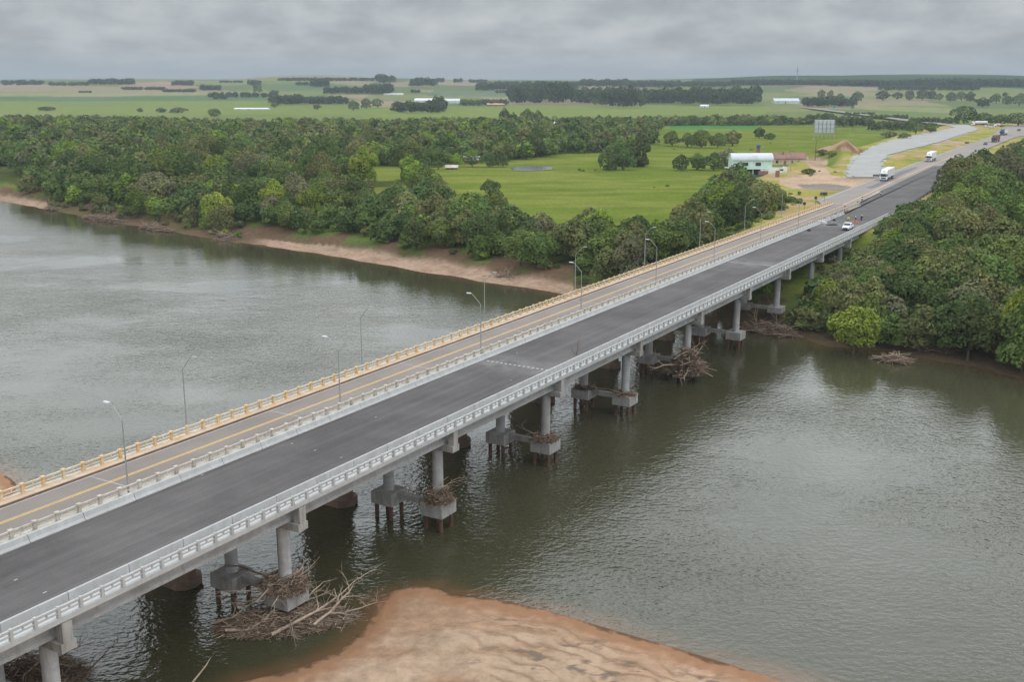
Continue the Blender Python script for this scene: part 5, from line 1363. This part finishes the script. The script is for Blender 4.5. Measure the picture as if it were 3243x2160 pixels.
# ================================================================== SHRUBS, GRASS TUFTS, BANK SCRUB
def shrubs():
    g = np.random.default_rng(21)
    m = Mass(); tw = Mass()
    arr = [crown_arrays(300+i, 1.5, 2.0, .1, 6, 260, .42, .9, .1)[:2] for i in range(4)]
    n = 9000
    X = g.uniform(-330, 210, n); Y = g.uniform(110, 420, n)
    z, d, near = terr(X, Y); px, py = proj(X, Y, z)
    sand = inpoly(px, py, [(560,520),(700,540),(900,560),(1150,600),(1320,640),(1320,720),(560,600)])
    p = np.where((d > 4.5) & (d < 20), np.where(px < 560, .95, .75), 0)*(~near)*(vn(X/8, Y/8, 4) > np.where(px < 560, .2, .34))*np.where(sand & (d < 12), 0, 1)
    p = np.where((px > 1300) & (d > 1.5) & (d < 15), .8*(vn(X/6, Y/6, 5) > .35), p)
    p = p*np.where(px < 95, .15, 1)
    s, nn = SN(X, Y); p = np.where((nn > 58) & (nn < 88), np.where((s > 212) & (s < 260), .25, 0), p)
    for k in np.nonzero(g.uniform(size=n) < p)[0]:
        t = ['leaf_mid', 'leaf_olive', 'leaf_grey', 'leaf_dark', 'leaf_bright'][int(g.choice(5, p=[.28,.27,.15,.2,.1]))]
        m.add(arr[int(g.integers(4))], X[k], Y[k], z[k]-.2, g.uniform(.7, 1.7), g.uniform(0, 6), tone_tint(t, g), g.uniform(.6, 1.1))
    # roadside and embankment scrub on the right
    for k in range(900):
        px_, py_ = g.uniform(2110, 2370), g.uniform(300, 470)
        X_, Y_ = D(px_, py_, DECK-1); 
        if inpoly(np.array([X_]), np.array([Y_]), ROADAREA)[0]: continue
        s_, n_ = SN(X_, Y_)
        if n_ > 60 or inpoly(np.array([px_]), np.array([py_]), WOODS_R_HOLES[0])[0]: continue
        t = ['leaf_mid', 'leaf_olive', 'leaf_bright', 'leaf_dark'][int(g.integers(4))]
        m.add(arr[int(g.integers(4))], X_, Y_, gz(X_, Y_)-.3, g.uniform(1.0, 2.2), g.uniform(0, 6), tone_tint(t, g), g.uniform(.7, 1.2))
    for k in range(340):   # left embankment of the older bridge
        s_, n_ = g.uniform(222, 345), g.uniform(89, 108); X_, Y_ = W(s_, n_)
        if n_ < 92 and s_ > 290: continue
        if inpoly(np.array([X_]), np.array([Y_]), ROADAREA)[0]: continue
        m.add(arr[int(g.integers(4))], X_, Y_, gz(X_, Y_)-.2, g.uniform(.6, 1.3), g.uniform(0, 6), tone_tint(['leaf_mid', 'leaf_olive', 'leaf_bright'][int(g.integers(3))], g), .8)
    for k in range(1500):
        s_, n_ = g.uniform(204, 312), g.uniform(30, 58.5); X_, Y_ = W(s_, n_)
        if inpoly(np.array([X_]), np.array([Y_]), ROADAREA)[0]: continue
        zz = gz(X_, Y_); top = g.uniform(1.5, 4.6); lim = DECK-.6+max(0, s_-245)*.08
        if zz+top > lim: top = lim-zz
        if top < .6: continue
        sc_ = max(.8, top*.52); m.add(arr[int(g.integers(4))], X_, Y_, zz-.2, sc_, g.uniform(0, 6), tone_tint(['leaf_mid', 'leaf_olive', 'leaf_dark'][int(g.integers(3))], g), top/2.0/sc_)
    for k in range(160):
        X_, Y_ = D(g.uniform(1300, 1960), g.uniform(300, 480), 7.0)
        pxx, pyy = proj(X_, Y_, 7)
        if vn(X_/30, Y_/30, 8) > .72: m.add(arr[int(g.integers(4))], X_, Y_, gz(X_, Y_)-.3, g.uniform(.4, .9), 0, tone_tint('leaf_mid', g), .7)
    m.build('bank_scrub', label='low scrub and bushes along the river banks and embankments', cat='scrub')
shrubs()

# ================================================================== DRIFTWOOD
def sticks(seed, ext, hgt, n, L0, L1, r0, r1, dome=True):
    rr = random.Random(seed); mb = MB()
    for k in range(n):
        a = rr.uniform(0, 2*PI); u = math.sqrt(rr.random())
        x, y = ext[0]*u*math.cos(a), ext[1]*u*math.sin(a)
        z = hgt*(1-u*u if dome else 1)*rr.random()
        th = rr.gauss(0, .9); el = rr.gauss(0, .28); L = rr.uniform(L0, L1)*(1 if rr.random() < .85 else 1.7)
        dx, dy, dz = math.cos(th)*math.cos(el), math.sin(th)*math.cos(el), math.sin(el)
        b1 = rr.uniform(-.18, .18)*L; r = rr.uniform(r0, r1)
        p0 = (x-dx*L/2, y-dy*L/2, max(.02, z-dz*L/2)); p2 = (x+dx*L/2, y+dy*L/2, max(.02, z+dz*L/2))
        p1 = (x-dy*b1, y+dx*b1, z+abs(b1)*.5)
        mb.tube([p0, p1, p2], [r, r*.8, r*.35], 4, cap=False)
    return mb
def branch(mb, p, d, L, r, rr, depth=0, bend=.35):
    pts = [Vector(p)]; rad = [r]; d = Vector(d).normalized(); n = 6
    for i in range(n):
        d = (d+Vector((rr.gauss(0, bend*.5), rr.gauss(0, bend*.5), rr.gauss(0, bend*.35)))).normalized()
        pts.append(pts[-1]+d*(L/n)); rad.append(r*(1-.75*(i+1)/n))
        if depth < 2 and i > 0 and rr.random() < .75:
            dd = (d+Vector((rr.gauss(0, .8), rr.gauss(0, .8), rr.gauss(.1, .5)))).normalized()
            branch(mb, pts[-1], dd, L*rr.uniform(.3, .5), r*.5*(1-.5*i/n), rr, depth+1, bend)
    mb.tube(pts, rad, 5 if depth else 7)
def wood():
    rr = random.Random(5)
    def pile(label, loc, rz, ext, h, n, brs, L=(.45, 1.5), r=(.014, .04), tone='wood_dark'):
        e = empty('driftwood_pile', loc, rz)
        mt = MB(); nu, nv = 16, 44; vs = []
        for i in range(nu+1):
            u = i/nu
            for j in range(nv):
                a = 2*PI*j/nv; w = .82+.22*math.sin(3*a+rz*5)*math.sin(5*a+1); x = ext[0]*u*math.cos(a)*w; y = ext[1]*u*math.sin(a)*w
                vs.append((x+rr.uniform(-.06, .06), y+rr.uniform(-.06, .06), max(-.06, h*.62*(1-u**1.6)*(.55+.75*float(vn(x*1.3+9, y*1.3+loc[0], 3)))+rr.uniform(-.05, .07))))
        mt.add(vs, [(i*nv+j, i*nv+(j+1) % nv, (i+1)*nv+(j+1) % nv, (i+1)*nv+j) for i in range(nu) for j in range(nv)])
        mt.build('matted_twigs', M['mat_twigs'], e)
        sticks(rr.randint(0, 999), ext, h, n, L[0], L[1], r[0], r[1]).build('tangle', M['wood_dark'], e)
        sticks(rr.randint(0, 999), ext, h*1.05, int(n*.55), L[0], L[1]*1.2, r[0], r[1]).build('tangle', M['wood_grey'], e)
        sticks(rr.randint(0, 999), (ext[0]*.97, ext[1]*.97), h*1.15, int(n*.22), L[0], L[1]*1.3, r[0], r[1]*1.1).build('tangle', M['wood_pale'], e)
        for (x, y, z, dx, dy, dz, LL, r0, mt) in brs:
            mb = MB(); branch(mb, (x, y, z), (dx, dy, dz), LL, r0, rr); mb.build('branch', M[mt], e)
        tag(e, label, 'driftwood'); return e
    # big floating raft
    a = D(450, 1418); b = D(835, 1400); c = D(640, 1495); t = D(700, 1350)
    cx, cy = (D(660, 1432)); ang = math.atan2(D(820, 1412)[1]-D(480, 1445)[1], D(820, 1412)[0]-D(480, 1445)[0])
    ex = math.dist(D(480, 1445), D(825, 1412))/2
    pile('huge raft of tangled driftwood floating beside the second pier, next to the sand spit', (cx, cy, -.05), ang, (ex*.93, ex*.36), 1.3, 5200,
        [(-ex*.8, -1.2, .5, 1, .05, .02, 5.5, .16, 'wood_pale'), (-ex*.95, .2, .6, .9, .2, .05, 5, .14, 'wood_grey'), (-ex*.2, -2.6, .4, 1, .25, .08, 9, .17, 'wood_pale'), (ex*.35, -2.0, .6, 1, .35, .12, 5.5, .15, 'wood_pale'),
         (ex*.55, -.5, .7, .8, .4, .22, 3.6, .12, 'wood_pale'), (ex*.15, 1.2, .7, .4, .7, .45, 3.6, .14, 'wood_pale'), (ex*.78, .2, .4, .9, .1, .25, 3, .08, 'wood_pale'),
         (-ex*.5, 1.0, .6, 1, -.1, .1, 5, .12, 'wood_pale'), (-ex*.3, 2.0, .6, -1, .2, .1, 4, .10, 'wood_grey'), (0, -1.0, .9, .5, -.8, .1, 4, .11, 'wood_grey'), (ex*.3, .2, 1.0, -1, .3, .2, 4.5, .12, 'wood_grey'),
         (-ex*.6, -.2, .6, .6, .7, .15, 4, .10, 'wood_pale'), (ex*.05, 2.2, .6, 1, .3, .1, 4, .09, 'wood_pale')])
    def on_cap(s, n, label, ext, h, cnt, brs, z=3.15):
        x, y = W(s, n); return pile(label, (x, y, z), BANG, ext, h, cnt, brs)
    on_cap(66.0, 63.6, 'thick heap of driftwood on the outer pile cap above the big raft', (1.75, 2.1), 1.5, 1300,
        [(-.6, 1.2, .9, -.5, 1, .25, 4.2, .12, 'wood_dark'), (-.8, .2, .7, -.9, .5, -.1, 2.6, .13, 'wood_pale'), (-.9, -.6, .6, -.8, -.2, -.25, 2.2, .12, 'wood_pale'), (.4, -1.0, .9, .3, -.5, .5, 2.2, .07, 'wood_pale'), (-1.2, 1.3, .2, -.6, .8, -.3, 4.5, .09, 'wood_pale'), (.6, -.6, 1, .8, -.2, .6, 2, .05, 'wood_pale'), (-1.4, .5, -.3, -.6, .9, -.2, 4, .07, 'wood_grey')])
    on_cap(90.1, 63.3, 'peaked heap of driftwood with a long pale branch on the third pier', (1.3, 1.35), 1.9, 800,
        [(-1.7, .9, -.4, .8, -.55, .75, 4.6, .10, 'wood_pale'), (-.2, 1.2, .6, -.4, 1, .05, 3.4, .08, 'wood_dark'), (.5, -.6, 1.0, .4, -.1, .9, 1.6, .05, 'wood_pale')])
    on_cap(114.1, 63.5, 'flat nest of driftwood round the column foot of the fourth pier', (1.35, 1.5), .9, 650,
        [(-.3, .4, .5, -.2, 1, .05, 3.6, .10, 'wood_grey'), (-.9, -.6, .1, -1, -.1, -.9, 1.6, .06, 'wood_pale'), (.2, -.4, .7, -.5, .8, .1, 2.4, .09, 'wood_pale')])
    on_cap(138.0, 63.45, 'thin layer of twigs on the outer cap of the fifth pier', (1.3, 1.3), .55, 380, [(.2, .2, .3, .6, -.6, .2, 1.4, .04, 'wood_grey')])
    x, y = W(161.0, 63.0)
    pile('big leaning tangle of logs caught on the sixth pier, down to the water', (x, y, 1.2), BANG, (2.4, 2.6), 3.9, 900,
        [(-.5, 1.0, 1.6, -.85, .55, -.28, 7.5, .17, 'wood_pale'), (-1.4, -.8, 1.2, -.9, -.2, -.35, 4.5, .13, 'wood_pale'), (0, 0, 1.5, .5, -.3, .8, 4.2, .13, 'wood_pale'), (-.6, 1.0, 2.2, .6, -.6, .7, 4.6, .10, 'wood_pale'), (.3, -1.0, 2.6, .7, -.3, .45, 3.0, .09, 'wood_pale'), (-.5, 2.0, 2.6, -.3, 1, .0, 4.5, .08, 'wood_grey'), (-1.6, 0, .6, -.8, .1, -.4, 3.5, .14, 'wood_grey')], L=(.9, 2.8), r=(.02, .07))
    on_cap(138.0, 70.0, 'scatter of branches on the inner cap and beam of the fifth pier', (1.4, 1.6), .5, 160, [(0, -1, .3, .1, -1, .05, 4.4, .07, 'wood_pale')])
    # lower left brush
    X, Y = P(70, 2150, .6); pile('dark brush pile under the bridge at the lower left corner', (X, Y, .2), .4, (5.2, 3.2), 2.4, 900, [(0, -1.5, 1.2, .9, .3, .5, 5, .10, 'wood_grey'), (-2, -1, 1.4, .4, .3, .8, 4.5, .09, 'wood_pale'), (2, .5, .8, 1, .1, .3, 4, .07, 'wood_dark'), (1, 1.2, .8, -.8, .3, .3, 4, .08, 'wood_pale')])
    X, Y = P(250, 2175, 0); e = empty('sunken_branch', (X, Y, -.3)); mb = MB(); branch(mb, (0,0,0), (.35,.75,.9), 4.6, .11, rr); mb.build('branch', M['wood_dark'], e); tag(e, 'dark forked branch rising from the water at the bottom left', 'branch')
    X, Y = P(598, 2170, 0); e = empty('sunken_branch', (X, Y, -.2)); mb = MB(); mb.tube([(0,0,0),(.45,.7,.45),(.95,1.7,.9),(1.25,2.3,1.35)], [.09,.08,.06,.02], 6); mb.build('branch', M['wood_pale'], e); tag(e, 'single pale bare branch sticking out of the water at the bottom edge', 'branch')
    X, Y = P(1824, 1124, DECK+.02); e = empty('dry_weed', (X, Y, DECK+.02)); mb = MB()
    branch(mb, (0,0,0), (.05,0,1), 1.9, .05, rr); branch(mb, (.15,0,0), (.5,.2,.7), 1.1, .035, rr); branch(mb, (-.15,0,0), (-.6,-.1,.6), 1.1, .035, rr)
    mb.build('stem', M['wood_dark'], e); tag(e, 'dry reddish weed standing on the new asphalt against the right barrier', 'plant')
    # banks
    for i, (a_, b_, ext, h, n, lab) in enumerate([(240, 505, (13, 2.2), 1.8, 520, 'long driftwood tangle with bare branches on the left far bank'), (120, 481, (3.2, 1.6), 1.4, 160, 'small driftwood clump at the waterline, leftmost on the far bank'),
            (525, 548, (6, 2.4), 1.5, 320, 'driftwood heap at the left end of the pale beach'), (360, 527, (9, 1.8), 1.3, 260, 'reddish driftwood line between the long tangle and the beach'), (1160, 640, (5, 1.8), 1.0, 150, 'twiggy debris on the beach below a street lamp'),
            (1770, 762, (6, 2.0), 1.8, 360, 'root tangle on the bank beneath the new bridge, right of the last wet pier'), (2150, 805, (5, 2.4), 2.2, 330, 'pale fallen branches on the eroded right bank'), (2060, 828, (2.2, 1.5), .8, 150, 'small clump of snagged wood in the water off the right bank')]):
        X, Y = D(a_, b_, .3); a2 = D(a_+40, b_+6.5, .3); an = math.atan2(a2[1]-Y, a2[0]-X)
        brs = [(rr.uniform(-ext[0]*.6, ext[0]*.6), rr.uniform(-.5, .5), h*.5, rr.uniform(-1, 1), rr.uniform(-.6, .6), rr.uniform(.2, .8), rr.uniform(2.5, 5.5) if ext[0] > 3 else 1.6, .10, rr.choice(['wood_pale', 'wood_grey'])) for _ in range(5 if ext[0] > 4 else 2)]
        pile(lab, (X, Y, .1), an, ext, h, n, brs, L=(1.2, 3.4), r=(.03, .07))
wood()
